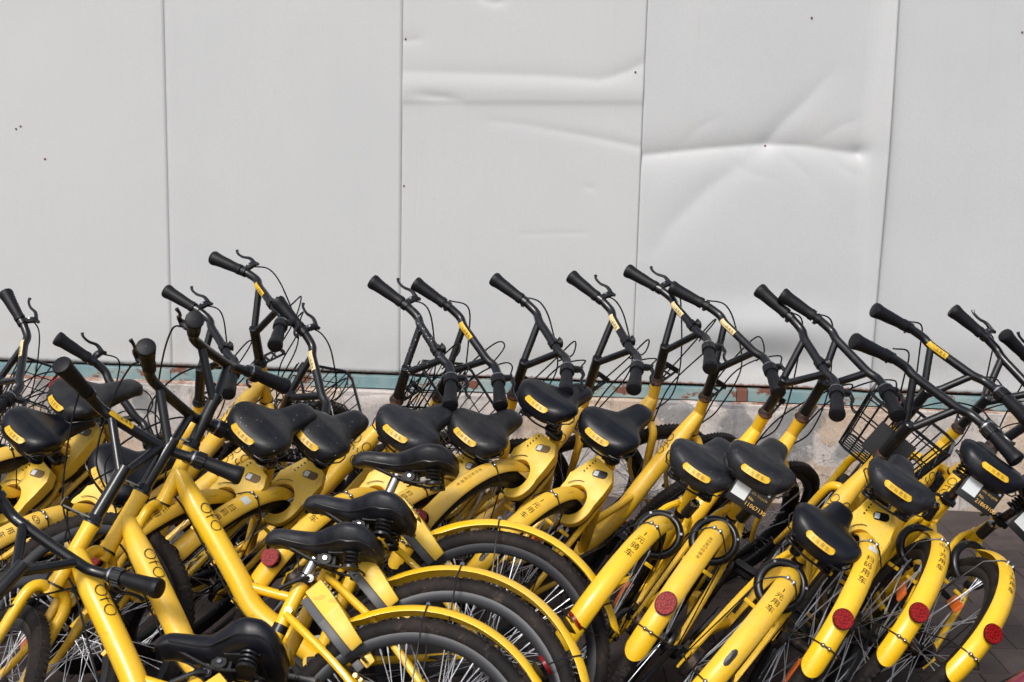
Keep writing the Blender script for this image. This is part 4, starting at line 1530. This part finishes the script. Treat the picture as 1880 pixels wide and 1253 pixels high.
# mortar ledge along the foot of the rail
LEDGE = mat('brick_red_ledge', (0.30, 0.17, 0.12), 0.85)
n = NT(LEDGE); n.color(n.mix(n.ramp(n.noise(14, 5, .7), .4, .62), (0.22, 0.11, 0.08), (0.50, 0.40, 0.33))); n.bump(n.noise(60, 4), .6, .004)
def ledge(pts, r):
    b = MB(); b.tube(pts, r, 8)
    return put('mortar_ledge', b.mesh('mortar_ledge'), LEDGE, None, WM)
pts = [(x, -.052 + noise.noise(V((x * 6, 1, 0))) * .006, .4555 + noise.noise(V((x * 5, 9, 0))) * .003) for x in np.linspace(-3.4, -.95, 50)]
o = ledge(pts, .011)
o['label'] = 'thick brick-red mortar ledge under the rail at the left side'; o['category'] = 'ledge'
pts = [(x, -.055 + noise.noise(V((x * 6, 1, 0))) * .006, .4545 + noise.noise(V((x * 5, 9, 0))) * .003) for x in np.linspace(1.0, 2.3, 30)]
o = ledge(pts, .007)
o['label'] = 'thin brick-red mortar ledge under the rail at the right side'; o['category'] = 'ledge'

# ------------------------------------------------------------------ ground
GR = mat('bedding_sand', (0.045, 0.036, 0.034), 0.95)
n = NT(GR); n.color(n.mix(n.ramp(n.noise(5, 5), .35, .7), (0.05, 0.040, 0.037), (0.085, 0.068, 0.06)))
b = MB(); b.add([(-60, -60, 0), (60, -60, 0), (60, 60, 0), (-60, 60, 0)], [(0, 1, 2, 3)])
ground = put('ground', b.mesh('ground', smooth=False), GR, None); ground['kind'] = 'structure'
PAV = mat('purple_brown_paver', (0.09, 0.07, 0.07), 0.85)
n = NT(PAV)
oi = n.n.new('ShaderNodeObjectInfo')
pc = n.mix(oi.outputs['Random'], (0.060, 0.045, 0.044), (0.092, 0.069, 0.065))
n.color(n.mix(n.ramp(n.noise(14, 5, .7), .38, .72), pc, (0.040, 0.032, 0.032)))
n.bump(n.noise(90, 4), .5, .003)
pavement = bpy.data.objects.new('pavement', None); COL.objects.link(pavement); pavement['kind'] = 'structure'
pb = MB(); pb.box((0, 0, .012), (.198, .198, .024)); pme = pb.mesh('paver', bevel=.004, smooth=False)
cells = []
for i in range(-16, 17):
    for j in range(6, 30):
        x, y = i * .2 + (.1 if j % 2 else 0), j * .2
        if y > 5.5 - .055 * x: continue
        if y < .6: continue
        cells.append((x, y))
vis = [(x, y) for x, y in cells if 2.9 < y and abs(x) < .47 * y]
vis.sort(key=lambda c: c[1])
near = set(vis[:290])
joined = MB()
for x, y in cells:
    M = Matrix.Translation((x, y, -.016 + rnd.uniform(-.002, .002))) @ Matrix.Rotation(rnd.uniform(-.01, .01), 4, 'X') @ Matrix.Rotation(rnd.uniform(-.01, .01), 4, 'Y')
    if (x, y) in near:
        put('paver', pme, PAV, pavement, M)
    else:
        joined.add([M @ v.co for v in pme.vertices], [tuple(p.vertices) for p in pme.polygons])
put('far_pavers', joined.mesh('far_pavers', smooth=False), PAV, pavement, kind='stuff')

# ------------------------------------------------------------------ bicycles
for k in BK:
    build_bike(k)
